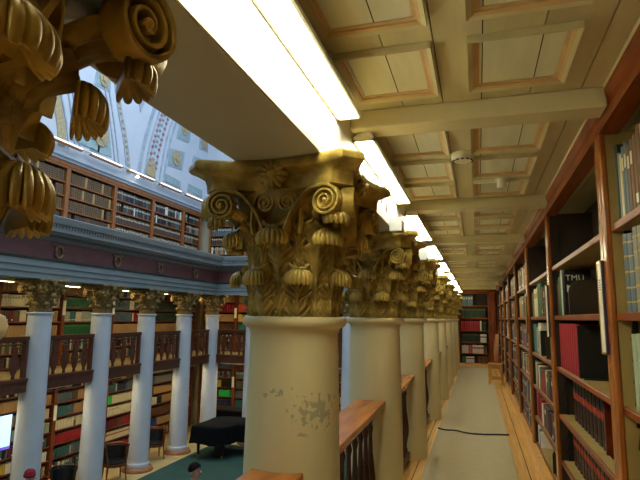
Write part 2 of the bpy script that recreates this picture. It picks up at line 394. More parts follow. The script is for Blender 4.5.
def leaf_mesh(name, path, wb, wm, we, dome, ribs=11, lobes=3, NT=46, NU=37, thick=.014, grow=.5, nl=6, bend=.62):
    """acanthus leaf growing along +X outward, Z up; path = (r, z) points from the root over to the tip; the body is cut into
    splayed leaflets and the tip ends in a ribbed, scalloped shell: dome = (r, z, outward, sideways, upward half-sizes)"""
    front, back = [], []
    for i in range(NT+1):
        t = i/NT; fr, bk = [], []
        p = catmull(path, t); a_ = catmull(path, max(0, t-1e-3)); c_ = catmull(path, min(.9999, t+1e-3)); tg = (c_-a_).normalized(); n = Vector((tg.y, -tg.x))
        s = min(1, t/bend); k = max(0, (t-bend)/(1-bend)); k = k*k*(3-2*k)
        body = wb+(wm-wb)*min(1, s/grow)**.8
        cut = 1-.42*max(0, math.cos(2*PI*lobes*s+.6))**1.5*(1 if s > .06 else 0)
        w = body*cut*(1-k)+we*k
        for j in range(NU):
            u = -1+2*j/(NU-1); au = abs(u); x = u*w/2
            fold = (abs(math.sin(PI*(nl*s-au*1.9)))**.6-.6)*.022*min(1, au*4)*(1-k)
            stem = .014*math.exp(-(u/.13)**2)*(1-k)
            rib = k*(.008*abs(math.sin(PI*u*3.5))**.7-.004)
            h = fold+stem+rib-u*u*(.012+.02*k)
            r = p.x+h*n.x; z = p.y+h*n.y; ang = x/max(.2, min(p.x, .23))
            cx = r*math.cos(ang)*(1-k)+r*k; cy = r*math.sin(ang)*(1-k)+x*k
            fr.append(Vector((cx, cy, z))); q = thick+.006*k
            bk.append(Vector((cx-n.x*q, cy*(1-.1*k), z-n.y*q)))
        front.append(fr); back.append(bk)
    b = MB(); b.loft([fr+bk[::-1] for fr, bk in zip(front, back)])
    dr, dz, da, db, dc = dome; NV, NP = 18, ribs*8
    rings = []
    for i in range(NV+1):
        th = (.03+.97*i/NV)*math.radians(118); ring = []
        for j in range(NP+1):
            f = -1+2*j/NP; ph = f*math.radians(112)
            rbv = abs(math.sin(PI*ribs*(f+1)/2))**.6
            g = 1+(.17*rbv-.11)*min(1, 1.3*math.sin(min(th, PI/2)))
            drop = (.22*(rbv-.6))*(i/NV)**2
            ring.append(Vector((dr+da*g*math.cos(ph)*math.sin(th)*(1 if abs(ph) < PI/2 else .6), db*g*math.sin(ph)*math.sin(th), dz+dc*math.cos(th+drop))))
        rings.append(ring)
    rim = rings[-1]
    rings.append([Vector((dr+(p.x-dr)*.72, p.y*.72, p.z+.006)) for p in rim]); rings.append([Vector((dr+(p.x-dr)*.3, p.y*.3, dz+dc*.1)) for p in rim])
    b.loft(rings)
    return b.mesh(name, M['gold'], ang=80)

def volute_mesh(name, R=.072, turns=2.6, stem=((-.085, .050), (-.15, -.02), (-.19, -.10), (-.20, -.16)), depth=.056, th=.0145):
    """scroll in the XZ plane facing -Y, rolling outward to +X, with the band that feeds it"""
    pts = []
    for p in reversed([Vector(s) for s in stem]): pts.append(p)
    pts = [catmull(pts+[Vector((-.03, R*.98))], i/16) for i in range(16)]
    N = 64
    for i in range(N+1):
        a = PI/2-2*PI*turns*i/N; r = R*(1-i/N)**.82*.90+.10*R
        pts.append(Vector((r*math.cos(a), r*math.sin(a))))
    b = MB(); rings = []
    for i, p in enumerate(pts):
        t = (pts[min(i+1, len(pts)-1)]-pts[max(i-1, 0)]).normalized(); n = Vector((-t.y, t.x))
        f = max(0, (i-16)/N); w = th*(1-.45*f)/2; d = depth*(1-.12*f)
        prof = [(-w, -d*.42), (-w*.6, -d*.5), (w*.6, -d*.5), (w, -d*.42), (w, d*.5), (-w, d*.5)]
        rings.append([(p.x+n.x*a_, c_, p.y+n.y*a_) for a_, c_ in prof])
    b.loft(rings)
    b.loft([[(R*.9*math.cos(2*PI*k/24), yv, R*.9*math.sin(2*PI*k/24)) for k in range(24)] for yv in (.004, depth*.48)])
    b.loft([[(r*math.cos(2*PI*k/12), yv, r*math.sin(2*PI*k/12)) for k in range(12)] for r, yv in ((R*.15, -.002), (R*.15, -depth*.48), (R*.09, -depth*.56), (R*.02, -depth*.58))])
    return b.mesh(name, M['gold'], ang=50)

def abacus_mesh():
    def outline(s, cut=.075):
        a = .415*s; pts = []
        for q in range(4):
            A = Matrix.Rotation(q*PI/2, 2)
            p0 = Vector((-a+cut, -a)); p1 = Vector((a-cut, -a)); p1b = Vector((a, -a+cut))
            for k in range(11):
                u = k/10; x = p0.x+(p1.x-p0.x)*u; yv = -a+.078*(1-(2*u-1)**2)
                pts.append(A @ Vector((x, yv)))
        return pts
    prof = [(.556, .78), (.562, .845), (.598, .85), (.622, .865), (.636, .92), (.644, .975), (.654, 1.0), (.676, 1.0), (.684, .99), (.69, .975)]
    b = MB(); b.loft([[(p.x, p.y, z) for p in outline(s)] for z, s in prof])
    return b.mesh('abacus', M['gold'], ang=40)

def rosette_mesh():
    b = MB()
    for k in range(12):
        a = 2*PI*k/12
        rings = []
        for s, w, h in ((.012, .006, .016), (.028, .012, .026), (.046, .013, .024), (.060, .006, .010)):
            c = Vector((s*math.cos(a), s*math.sin(a))); n = Vector((-math.sin(a), math.cos(a)))*w
            rings.append([(c.x+n.x, .0, c.y+n.y), (c.x+n.x*.6, -h, c.y+n.y*.6), (c.x-n.x*.6, -h, c.y-n.y*.6), (c.x-n.x, .0, c.y-n.y)])
        b.loft(rings)
    b.loft([[(r*math.cos(2*PI*k/12), yv, r*math.sin(2*PI*k/12)) for k in range(12)] for r, yv in ((.02, 0), (.02, -.022), (.012, -.036), (.002, -.04))])
    return b.mesh('rosette', M['gold'], smooth=True)

bell = MB().lathe([(.198, 0), (.196, .1), (.203, .28), (.222, .38), (.255, .46), (.29, .525), (.295, .562)], 40)
BELL = bell.mesh('capital', M['gold'], ang=40)
LOW = leaf_mesh('leaf', [(.206, -.004), (.212, .06), (.218, .115), (.236, .172), (.274, .204)], .125, .140, .10, (.274, .162, .042, .064, .050), lobes=2, nl=5, bend=.7)
UP = leaf_mesh('leaf', [(.203, .0), (.208, .10), (.214, .20), (.226, .285), (.258, .352), (.322, .382)], .055, .150, .120, (.322, .336, .048, .072, .052), lobes=3, grow=.62, nl=9, bend=.74)
COR = leaf_mesh('leaf', [(.215, .22), (.232, .31), (.270, .390), (.335, .444), (.392, .456)], .10, .150, .120, (.394, .416, .052, .062, .046), ribs=9, lobes=2, nl=5, bend=.66)
STALK = leaf_mesh('leaf', [(.212, .18), (.222, .28), (.236, .36), (.256, .43), (.268, .450)], .03, .09, .05, (.262, .440, .022, .030, .022), ribs=5, lobes=2, NT=30, NU=25, nl=5, grow=.7, bend=.8)
VOL = volute_mesh('volute', R=.066)
HEL = volute_mesh('helix', R=.044, turns=1.9, stem=((-.045, .020), (-.06, -.03), (-.062, -.09), (-.055, -.14)), depth=.034, th=.010)
ABA = abacus_mesh(); ROS = rosette_mesh()

CAPN = (BELL, ABA, LOW, UP, STALK, COR, ROS, VOL, HEL)
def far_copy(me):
    m = me.copy(); m.materials[0] = M['gold_far_shaded']; return m
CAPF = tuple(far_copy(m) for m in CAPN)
def capital(parent, z, sc=1.0, far=False):
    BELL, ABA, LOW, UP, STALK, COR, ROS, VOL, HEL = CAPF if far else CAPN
    c = obj('capital', BELL, parent, (0, 0, z), (0, 0, 0), (sc, sc, sc))
    obj('abacus', ABA, c)
    for k in range(8):
        obj('leaf', LOW, c, rot=(0, 0, PI/8+k*PI/4)); obj('leaf', UP, c, rot=(0, 0, k*PI/4))
        obj('stalk_leaf', STALK, c, rot=(0, 0, PI/8+k*PI/4))
    for k in range(4): obj('corner_leaf', COR, c, rot=(0, 0, PI/4+k*PI/2))
    for k in range(4):
        A = Matrix.Rotation(k*PI/2, 3, 'Z')
        p = A @ Vector((0, -.318, .622)); obj('rosette', ROS, c, p, (0, 0, k*PI/2), (1.15, 1.2, 1.15))
        for s in (1, -1):
            p = A @ Vector((s*.246, -.322, .490)); o = obj('volute', VOL, c, p, (0, 0, k*PI/2+s*-.17), (s, 1, 1))
            p = A @ Vector((s*.054, -.272, .502)); obj('helix', HEL, c, p, (0, 0, k*PI/2), (-s, 1, 1))
    return c
RING = MB().lathe([(.19, -.075), (.214, -.075), (.216, -.062), (.222, -.052), (.238, -.046), (.249, -.034), (.252, -.020), (.247, -.006), (.236, 0), (.19, 0)], 48).mesh('neck_ring', M['shaft'], ang=40)
def shaft_mesh(h, r0, r1, m, base=False, z0=0):
    prof = []
    for i in range(13):
        t = i/12; prof.append((r0+(r1-r0)*(t**1.5), z0+(h-z0)*t))
    return MB().lathe(prof, 56).mesh('shaft', m, ang=40)
SH = shaft_mesh(1.526, .234, .210, M['shaft']); SH1 = shaft_mesh(1.526, .234, .210, M['shaft_flaked'])
near_labels = ['column capital looming huge and dim in the upper left corner, nearest of the row',
    'thick cream column with flaked grey patches and gold leafy capital, front of the row',
    'cream column right behind the flaked one, a wooden handrail running into its front',
    'third full cream column along the gallery, its base standing on the pale floorboards',
    'fourth cream column along the gallery counted from the flaked one',
    'fifth cream column along the gallery counted from the flaked one',
    'sixth cream column along the gallery counted from the flaked one',
    'seventh cream column along the gallery, last but one before the end bookcase',
    'farthest cream column along the gallery, beside the end bookcase']
for i, y in enumerate(COLY):
    t = empty('column', (CX if i else CX-.02, y, 0), label=near_labels[i], cat='column', group='cream columns along the gallery')
    obj('shaft', SH1 if i == 1 else SH, t); obj('neck_ring', RING, t, (0, 0, 1.6)); capital(t, 1.6)

# columns across the hall, standing on the hall floor
FH = 1.62-HF
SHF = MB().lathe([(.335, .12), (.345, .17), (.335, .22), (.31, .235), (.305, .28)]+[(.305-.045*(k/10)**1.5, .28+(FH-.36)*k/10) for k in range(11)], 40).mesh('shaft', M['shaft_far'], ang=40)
RNF = MB().lathe([(.25, -.08), (.262, -.08), (.268, -.05), (.292, -.04), (.300, -.02), (.292, 0), (.25, 0)], 40).mesh('neck_ring', M['shaft_far'], ang=40)
BSF = MB().lathe([(.46, 0), (.46, .05), (.44, .055), (.42, .10), (.38, .12), (.34, .12)], 40).mesh('base', M['stone_base'], ang=40)
far_labels = ['white column across the hall just outside the left edge of the photo', 'leftmost white column across the hall, beside the bright screen',
    'second white column from the left across the hall', 'third white column from the left, a barrel chair at each side of its base',
    'fourth white column from the left, nearest to the covered piano', 'white column in the far corner of the hall behind the covered piano',
    'white column on the end side of the hall, next to the corner one', 'white column on the end side hidden behind the flaked cream column',
    'white column on the end side showing in the gap beside the flaked column', 'white column on the end side behind the gallery columns']
for i, (x, y) in enumerate([(OX, y) for y in OY]+[(x, OY[-1]) for x in EX]):
    if i == 0: continue
    t = empty('column', (x, y, HF), label=far_labels[i], cat='column', group='white columns across the hall')
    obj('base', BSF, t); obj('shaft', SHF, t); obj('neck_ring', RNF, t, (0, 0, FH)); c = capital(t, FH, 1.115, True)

# ------------------------------------------------------------------ handrails between our columns
def turned(h, r, m, name='baluster', seg=14):
    pr = [(.6, 0), (.6, .06), (.35, .09), (.5, .16), (1, .30), (.95, .40), (.45, .62), (.34, .80), (.55, .86), (.34, .90), (.6, .94), (.6, 1)]
    return MB().lathe([(a*r, t*h) for a, t in pr], seg).mesh(name, m, ang=45)
BAL = turned(.765, .042, M['rail_dark'])
rail_names = ['orange wood handrail end in the bottom foreground, in front of the flaked column', 'broad orange wood handrail running from the flaked column to the column behind it',
 'orange wood handrail seen between the second and third cream columns', 'handrail seen between the third and fourth cream columns', 'handrail between the fourth and fifth cream columns',
 'handrail between the fifth and sixth cream columns', 'handrail between the sixth and seventh cream columns', 'handrail between the last two cream columns']
for i in range(8):
    y0, y1 = COLY[i]+.235, COLY[i+1]-.228
    if i == 0: y0 = COLY[0]+.26
    yc = (y0+y1)/2; L_ = y1-y0
    t = empty('balustrade', (-.825, yc, 0), label=rail_names[i], cat='balustrade', group='handrails between the cream columns')
    # the rail is scribed round the shafts at both ends
    pts = []
    for s in (-1, 1):
        for k in range(9):
            x = -.1+.235*k/8; xa = x-.825-CX; rr = .229
            cut = (COLY[i+1]-math.sqrt(max(0, rr*rr-xa*xa)))-yc if s > 0 else (COLY[i]+math.sqrt(max(0, rr*rr-xa*xa)))-yc
            pts.append((x if s < 0 else -x, (cut if s < 0 else (COLY[i+1]-math.sqrt(max(0, rr*rr-(-x-.825-CX)**2)))-yc)))
    o = obj('handrail', MB().prism(pts, .905, .948).mesh('handrail', M['rail_wood']), t); bevel(o, .006)
    obj('under_rail', MB().box(-.04, .04, -L_/2, L_/2, .865, .905).mesh('under_rail', M['rail_dark']), t)
    obj('bottom_rail', MB().box(-.045, .045, -L_/2, L_/2, .04, .10).mesh('bottom_rail', M['rail_dark']), t)
    n = int(L_/.16)
    for k in range(n):
        obj('baluster', BAL, t, (0, -L_/2+L_*(k+.5)/n, .10))

# ------------------------------------------------------------------ ceiling lights of our gallery
def tube_light(loc, rz, L_, w, h, m, label, group, off=0):
    t = empty('fluorescent_light', loc, rz, label=label, cat='ceiling light', group=group)
    b = MB(); b.loft([[(-w*f, -L_/2, z), (w*f, -L_/2, z), (w*f, L_/2, z), (-w*f, L_/2, z)] for f, z in ((.5, .012), (.5, .02), (.3, h))]); b.box(-w/2, -w/2+.012, -L_/2, L_/2, 0, .012).box(w/2-.012, w/2, -L_/2, L_/2, 0, .012).box(-w/2, w/2, -L_/2, -L_/2+.012, 0, .012).box(-w/2, w/2, L_/2-.012, L_/2, 0, .012)
    obj('housing', b.mesh('housing', M['white_plastic']), t)
    for yy in ((-L_*.3, L_*.3) if off else ()): obj('ceiling_mount', MB().box(-.012, .012, yy-.012, yy+.012, h, off).mesh('ceiling_mount', M['white_plastic']), t)
    obj('diffuser', MB().box(-w/2+.014, w/2-.014, -L_/2+.014, L_/2-.014, .003, .011).mesh('diffuser', m), t)
    return t
ll = ['long white fluorescent light nearest the camera, at the top of the photo'] + ['%s fluorescent light along the gallery, past the %s ceiling beam' % (ORD[i], ORD[i-1]) for i in range(1, 8)] + ['last fluorescent light along the gallery before the end bookcase']
for i in range(9):
    ya, yb = 2.60+2.1*(i-1), 4.19+2.1*(i-1)
    if i == 0: ya = .45; yb = 2.29
    tube_light((-.556, (ya+yb)/2, 2.53), 0, yb-ya, .118, .047, M['tube'], ll[i], 'fluorescent lights along the gallery', CEIL-2.53)
for i in range(2):
    tube_light((-.556, -.70-2.19*i, 2.53), 0, 1.6, .118, .047, M['tube'], '%s fluorescent light of the gallery behind the viewpoint' % ('nearer', 'farther')[i], 'fluorescent lights along the gallery', CEIL-2.53)
# white junction boxes with loose cable on the beam face above the second and third columns
for i, (y, z) in enumerate(((3.99, 2.30), (5.99, 2.30))):
    t = empty('junction_box', (-.619, y, z), label='white junction box with grey end and loose cable, %s' % ('nearest on the bright beam', 'second along the beam')[i], cat='junction box', group='junction boxes on the beam face')
    obj('box', MB().box(0, .088, -.14, 0, -.045, .04).mesh('box', M['white_plastic']), t)
    obj('end_cap', MB().box(-.001, .092, -.155, -.14, -.05, .045).mesh('end_cap', M['grey_plastic']), t)
    rnd = random.Random(i); P = []
    for k in range(26):
        a = k*.62; P.append((.006+.002*math.sin(k), -.16-.022*k+.05*math.sin(a*1.3), .09+.06*math.sin(a)+.003*k))
    obj('cable', MB().tube(P, .0028, 6).mesh('cable', M['black'], smooth=True), t)
# detectors on the ceiling
t = empty('smoke_detector', (-.066, 3.42, 2.665), label='round white smoke detector with dark slots, nearest on the panelled ceiling', cat='smoke detector')
obj('body', MB().lathe([(.072, .015), (.075, -.010), (.066, -.034), (.05, -.044), (.0, -.046)], 28, cap=False).mesh('body', M['white_plastic'], ang=40), t)
b = MB()
for k in range(12):
    a = 2*PI*k/12; b.box(-.009, .009, -.004, .004, -.007, .007)
    n = 8
    for q in range(len(b.v)-n, len(b.v)):
        vx, vy, vz = b.v[q]; vy -= .0615; b.v[q] = (vx*math.cos(a)-vy*math.sin(a), vx*math.sin(a)+vy*math.cos(a), vz-.034)
obj('slots', b.mesh('slots', M['black']), t)
for i, (x, y, lb) in enumerate(((.205, 4.10, 'small white cylindrical sensor on the ceiling beside the smoke detector'), (.137, 8.4, 'small white ceiling sensor halfway along the gallery'), (.12, 12.6, 'tiny white ceiling sensor near the far end of the gallery'))):
    t = empty('ceiling_sensor', (x, y, CEIL), label=lb, cat='ceiling sensor', group='white sensors on the gallery ceiling')
    obj('body', MB().lathe([(.0, -.085), (.033, -.085), (.036, -.08), (.036, 0), (0, 0)], 24, cap=False).mesh('body', M['white_plastic'], ang=40), t)
    obj('mount', MB().lathe([(.045, -.012), (.05, -.008), (.05, 0)], 24).mesh('mount', M['white_plastic'], ang=40), t)

# runner and the cable over it
o = obj('carpet_runner', MB().box(-.60, .345, 1.2, YEND-.35, 0.001, .012).mesh('carpet_runner', M['carpet'])); bevel(o, .004)
tag(o, 'long beige runner carpet along the gallery floor', 'carpet')
P = [(-.60, 8.05, .016), (-.5, 7.96, .016), (-.35, 7.97, .016), (-.2, 7.86, .016), (0, 7.84, .016), (.2, 7.90, .016), (.345, 7.93, .016), (.36, 7.94, .008)]
o = obj('cable_strip', MB().tube(smooth([(p[0], p[1]) for p in P]) and [(a, c, .0235 if c < 99 else 0) for a, c in smooth([(p[0], p[1]) for p in P])], .011, 8).mesh('cable_strip', M['black'], smooth=True), sc=(1, 1, 1))
tag(o, 'black cable lying across the beige runner carpet', 'cable')

# ------------------------------------------------------------------ bookcases
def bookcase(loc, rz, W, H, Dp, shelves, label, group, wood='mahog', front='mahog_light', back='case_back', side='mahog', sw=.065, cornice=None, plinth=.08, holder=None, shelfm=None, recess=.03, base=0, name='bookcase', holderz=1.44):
    """front along local y=0 facing -Y, x from 0 to W left to right"""
    t = empty(name, loc, rz, label=label, cat='bookcase', group=group)
    obj('back_panel', MB().box(sw, W-sw, Dp-.02, Dp, base, H).mesh('back_panel', M[back]), t)
    for x0, x1, xi in ((0, sw, sw), (W-sw, W, W-sw)):
        u = obj('upright', MB().box(x0, x1, 0, .030, base, H).mesh('upright', M[front]), t); bevel(u, .008)
        xa, xb = (x0, x1-.012) if x0 == 0 else (x0+.012, x1)
        obj('side_panel', MB().box(xa, xb, .030, Dp, base, H).mesh('side_panel', M[wood]), u)
        lx = (x1-.012, x1-.004) if x0 == 0 else (x0+.004, x0+.012)
        obj('side_lining', MB().box(lx[0], lx[1], .031, Dp-.02, base, H).mesh('side_lining', M[side]), u)
    for z in shelves:
        s = obj('shelf', MB().box(sw-.003, W-sw+.003, recess+.018, Dp-.021, z-.034, z).mesh('shelf', M[shelfm or wood]), t)
        e = obj('front_edge', MB().box(sw-.003, W-sw+.003, recess, recess+.018, z-.037, z+.001).mesh('front_edge', M['mahog_h' if wood == 'mahog' else wood]), s); bevel(e, .004, 1)
    if cornice:
        z0, z1, o_ = cornice
        obj('cornice', MB().loft([[(0, y, z), (W, y, z), (W, .09, z), (0, .09, z)] for y, z in ((-.004, z0), (-.004, z0+.055), (-.02, z0+.065), (-.03, z1-.02), (-.03, z1))]).mesh('cornice', M['mahog_h' if wood == 'mahog' else wood]), t)
    if plinth: obj('plinth', MB().box(0, W, -.03, Dp, 0, plinth).mesh('plinth', M['floor']), t)
    return t
SHELVES = [2.075, 1.64, 1.20, .80, .42, .10]
CASES = {}
bay_lbl = ['nearest bookcase at the right edge of the photo, only its left part in view', 'bookcase holding the red folios, between the two bright label strips',
  'bookcase just past the second label strip, with an empty top shelf', 'fourth bookcase along the gallery wall', 'fifth bookcase along the gallery wall', 'sixth bookcase along the gallery wall', 'seventh bookcase along the gallery wall', 'last bookcase along the gallery wall, behind the chair']
for k in range(8):
    y1 = UPR[k+1]
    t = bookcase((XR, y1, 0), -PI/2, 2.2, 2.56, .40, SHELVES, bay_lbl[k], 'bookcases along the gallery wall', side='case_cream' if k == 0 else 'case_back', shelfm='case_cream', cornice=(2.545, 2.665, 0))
    CASES['R%d' % k] = ((XR, y1, 0), -PI/2, .085, 2.2-.085, .035, SHELVES)
    # notched strips that carry the shelves, at both front corners of the case
    for x, s in ((.078, 1), (2.2-.078, -1)):
        pts = [(.092, .12)]; z = .12
        while z < 2.4: pts += [(.092, z+.085), (.078, z+.09)]; z += .10
        pts += [(.092, z), (.112, z), (.112, .12)]
        if k <= 1: obj('notched_strip', MB().prism(pts, x-.012, x+.0, 'x').mesh('notched_strip', M['black']), t)
# label holders on the joints
for k in range(1, 6):
    y = UPR[k]; wht = k in (1, 2)
    t = empty('label_holder', (XR-.001, y+.022, 1.435 if k != 2 else 1.45), -PI/2, label=('tall white label strip on purple card, nearest of the two on bookcase uprights', 'tall white label strip on the upright left of the red folios', 'brown framed label strip on the third upright', 'brown framed label strip on the fourth upright', 'brown framed label strip on the fifth upright')[k-1], cat='label holder', group='label strips on the uprights')
    obj('card', MB().box(-.064, .020, -.012, .0, 0, .47).mesh('card', M['purple_card'] if wht else M['rail_dark']), t)
    obj('paper', MB().box(-.060, .010, -.0155, -.012, .01, .455).mesh('paper', M['paper'] if wht else M['case_cream']), t)
    obj('frame', MB().box(-.065, .014, -.018, -.012, .455, .47).box(-.065, -.060, -.018, -.012, 0, .47).box(-.065, .014, -.018, -.012, 0, .01).mesh('frame', M['brass' if wht else 'rail_dark']), t)
    if wht: 
        b = MB()
        for q in range(5): b.box(-.04, -.002-.01*(q % 2), -.0162, -.0156, .37-q*.012, .374-q*.012)
        obj('printed_lines', b.mesh('printed_lines', M['black']), t)
# bookcase on the end wall
t = bookcase((-.66, YEND, 0), 0, 1.27, 2.56, .40, SHELVES, 'bookcase closing the far end of the gallery', 'bookcases along the gallery wall', front='mahog', side='mahog', sw=.05, cornice=(2.50, 2.64, 0))
CASES['E'] = ((-.66, YEND, 0), 0, .07, 1.0, .035, SHELVES)
obj('filler_panel', MB().box(1.0, 1.22, -.01, .05, .08, 2.5).mesh('filler_panel', M['mahog']), t)

# bookcases across the hall: low, gallery and upper ranks
OU = [10.45, 12.65, 14.85, 17.05, 19.2, 20.27]
EU = [-11.5, -9.88, -8.2, -6.5, -4.8, -3.1]
GS = [2.17, 1.76, 1.36, .95, .52, .16]
LS = [-.60, -.98, -1.37, -1.76, -2.15, -2.54, -2.93]
US = [5.52, 5.10, 4.68, 4.26]
lb = ['leftmost', 'second', 'third', 'fourth', 'fifth and narrowest']
for k in range(5):
    y0, y1 = OU[k], OU[k+1]
    bookcase((-11.75, y0, 0), PI/2, y1-y0, 2.60, .36, GS, '%s bookcase from the left in the gallery across the hall' % lb[k], 'bookcases of the gallery across the hall', 'walnut', 'walnut', side='walnut', plinth=0, base=.09, sw=.06, holder=1)
    CASES['G%d' % k] = ((-11.75, y0, 0), PI/2, .08, y1-y0-.08, .035, GS)
    bookcase((-11.75, y0, 0), PI/2, y1-y0, -.24, .36, LS, '%s bookcase from the left on the hall floor under the opposite gallery' % lb[k], 'bookcases on the hall floor', 'walnut', 'walnut', side='walnut', plinth=0, base=HF+.01, sw=.06)
    CASES['L%d' % k] = ((-11.75, y0, 0), PI/2, .08, y1-y0-.08, .035, LS)
UU = [10.2, 12.36, 14.52, 16.70, 18.85, 20.3]
for k in range(5):
    y0, y1 = UU[k], UU[k+1]
    bookcase((-11.72, y0, 0), PI/2, y1-y0, 6.06, .38, US, '%s bookcase from the left in the rank above the frieze' % (lb[:4]+['corner'])[k], 'bookcases above the frieze', 'oak', 'oak', side='oak', plinth=0, base=3.84, sw=.075, cornice=(5.93, 6.11, 0))
    CASES['U%d' % k] = ((-11.72, y0, 0), PI/2, .09, y1-y0-.09, .035, US)
for k in range(5):
    x0, x1 = EU[k], EU[k+1]
    ends = 'from the corner on the end side of the hall'
    bookcase((x0, 20.3, 0), 0, x1-x0, 2.60, .36, GS, '%s gallery bookcase %s' % (ORD[k], ends), 'gallery bookcases on the end side', 'walnut', 'walnut', side='walnut', plinth=0, base=.09, sw=.06)
    CASES['EG%d' % k] = ((x0, 20.3, 0), 0, .08, x1-x0-.08, .035, GS)
    bookcase((x0, 20.3, 0), 0, x1-x0, -.24, .36, LS, '%s floor bookcase %s' % (ORD[k], ends), 'floor bookcases on the end side', 'walnut', 'walnut', side='walnut', plinth=0, base=HF+.01, sw=.06)
    CASES['EL%d' % k] = ((x0, 20.3, 0), 0, .08, x1-x0-.08, .035, LS)
for k in range(2):
    x0, x1 = (-11.33, -9.6, -7.8)[k:k+2]
    bookcase((x0, 20.32, 0), 0, x1-x0, 6.06, .38, US, '%s upper bookcase from the corner on the end side' % ORD[k], 'upper bookcases on the end side', 'oak', 'oak', side='oak', plinth=0, base=3.84, sw=.075, cornice=(5.93, 6.11, 0))
    CASES['EU%d' % k] = ((x0, 20.32, 0), 0, .09, x1-x0-.09, .035, US)
# white label strips on the far uprights
for i, (x, y, z, rz, lbl) in enumerate(((-11.75, 12.65, 1.55, PI/2, 'white label strip on the upright left of the green volumes in the opposite gallery'), (-11.75, 14.85, 1.6, PI/2, 'white label strip on the third upright of the opposite gallery'),
      (-11.75, 12.65, -1.45, PI/2, 'white label strip on the upright of the hall floor bookcases, left of the red set'), (-9.88, 20.3, 1.5, 0, 'white label strip on the gallery upright at the end side, right of the red boxes'),
      (-9.88, 20.3, -1.35, 0, 'white label strip on the floor bookcase upright behind the piano'))):
    t = empty('label_holder', (x, y, z), rz, label=lbl, cat='label holder', group='label strips across the hall')
    obj('paper', MB().box(-.055, .055, -.014, 0, 0, .42).mesh('paper', M['paper']), t)
    for z_ in (.42, -.02): obj('clip', MB().box(-.065, .065, -.018, 0, z_, z_+.02).mesh('clip', M['brass']), t)

# ------------------------------------------------------------------ balustrades across the hall
def splat(m):
    pts = [(.03, 0), (.02, .08), (.05, .14), (.075, .26), (.095, .36), (.07, .46), (.04, .52), (.055, .58), (.05, .66), (.075, .70)]
    return MB().prism([(x, z) for x, z in pts]+[(-x, z) for x, z in reversed(pts)], -.02, .02, 'y').mesh('baluster', m)
SPL = splat(M['bal_dark'])
def far_balustrade(loc, rz, L_, label):
    t = empty('balustrade', loc, rz, label=label, cat='balustrade', group='dark balustrades across the hall')
    obj('top_rail', MB().box(-L_/2, L_/2, -.07, .07, .98, 1.06).box(-L_/2, L_/2, -.045, .045, .935, .98).mesh('top_rail', M['bal_dark']), t)
    b = MB(); n = int(L_/.11)
    for k in range(n): b.box(-L_/2+(k+.25)*L_/n, -L_/2+(k+.75)*L_/n, -.055, -.045, .945, .978)
    obj('dentils', b.mesh('dentils', M['rail_dark']), t)
    obj('middle_rail', MB().box(-L_/2, L_/2, -.03, .03, .86, .895).mesh('middle_rail', M['bal_dark']), t)
    obj('base_beam', MB().box(-L_/2, L_/2, -.10, .08, -.19, .10).box(-L_/2, L_/2, -.13, .08, .06, .12).mesh('base_beam', M['bal_dark']), t)
    for s in (-1, 1): obj('post', MB().box(s*(L_/2-.04)-.04, s*(L_/2-.04)+.04, -.05, .05, .12, .935).mesh('post', M['bal_dark']), t)
    n = max(2, round(L_/.44))
    for k in range(n): obj('baluster', SPL, t, (-L_/2+.08+(L_-.16)*(k+.5)/n, 0, .12), sc=(1.25, 1, 1))
    for k in range(n): obj('finial', MB().lathe([(.01, 0), (.035, .03), (.035, .06), (.015, .09)], 10).mesh('finial', M['bal_dark'], smooth=True), t, (-L_/2+.08+(L_-.16)*(k+.5)/n, 0, .895-.075))
    return t
fl = ['dark balustrade in front of the leftmost opening across the hall', 'dark balustrade between the first and second white columns, green books above it', 'dark balustrade between the second and third white columns',
      'dark balustrade between the third and fourth white columns', 'dark balustrade between the fourth and the corner white column']
for i in range(5): far_balustrade((OX, (OY[i]+OY[i+1])/2, 0), PI/2, OY[i+1]-OY[i]-.60, fl[i])
xs = [OX]+EX
fe = ['dark balustrade on the end side of the hall beside the corner column', 'dark balustrade on the end side hidden behind the flaked column', 'dark balustrade on the end side seen beside the flaked column', 'dark balustrade on the end side behind the near columns']
for i in range(4): far_balustrade(((xs[i]+xs[i+1])/2, OY[-1], 0), 0, xs[i+1]-xs[i]-.60, fe[i])

# ------------------------------------------------------------------ lamps across the hall
for i in range(4):
    yc = (OY[i+1]+OY[i+2])/2
    tube_light((-10.43, yc+.14, 2.31), 0, 1.0, .13, .10, M['tube_far'], 'fluorescent light under the gallery ceiling between white columns %s and %s' % (ORD[i], ORD[i+1]), 'fluorescent lights across the hall')
    tube_light((-10.45, yc, -.30), 0, 1.2, .13, .10, M['tube_low'], 'fluorescent light over the hall floor cases between white columns %s and %s' % (ORD[i], ORD[i+1]), 'fluorescent lights under the opposite gallery')
tube_light((-10.43, 9.10, 2.31), 0, 1.0, .13, .10, M['tube_far'], 'fluorescent light in the leftmost bay of the opposite gallery', 'fluorescent lights across the hall')
tube_light((-10.62, 9.0, -.30), 0, 1.5, .13, .10, M['tube_low'], 'fluorescent light over the leftmost hall floor case', 'fluorescent lights under the opposite gallery')
for i, x in enumerate((-9.1, -7.2, -5.3)):
    tube_light((x, 18.98, 2.52), PI/2, 1.5, .13, .10, M['tube_far'], '%s fluorescent light of the end side gallery' % ORD[i], 'fluorescent lights of the end gallery')
    tube_light((x, 19.12, -.30), PI/2, 1.5, .13, .10, M['tube_low'], '%s fluorescent light under the end side gallery' % ORD[i], 'fluorescent lights under the end gallery')
t = empty('light_rail', (-11.45, 9.0, 6.58), label='thin white lighting rail along the top of the bookcases above the frieze', cat='light rail')
obj('rail', MB().tube([(0, 0, 0), (0, 11.2, 0)], .035, 8).mesh('rail', M['white_paint'], smooth=True), t)
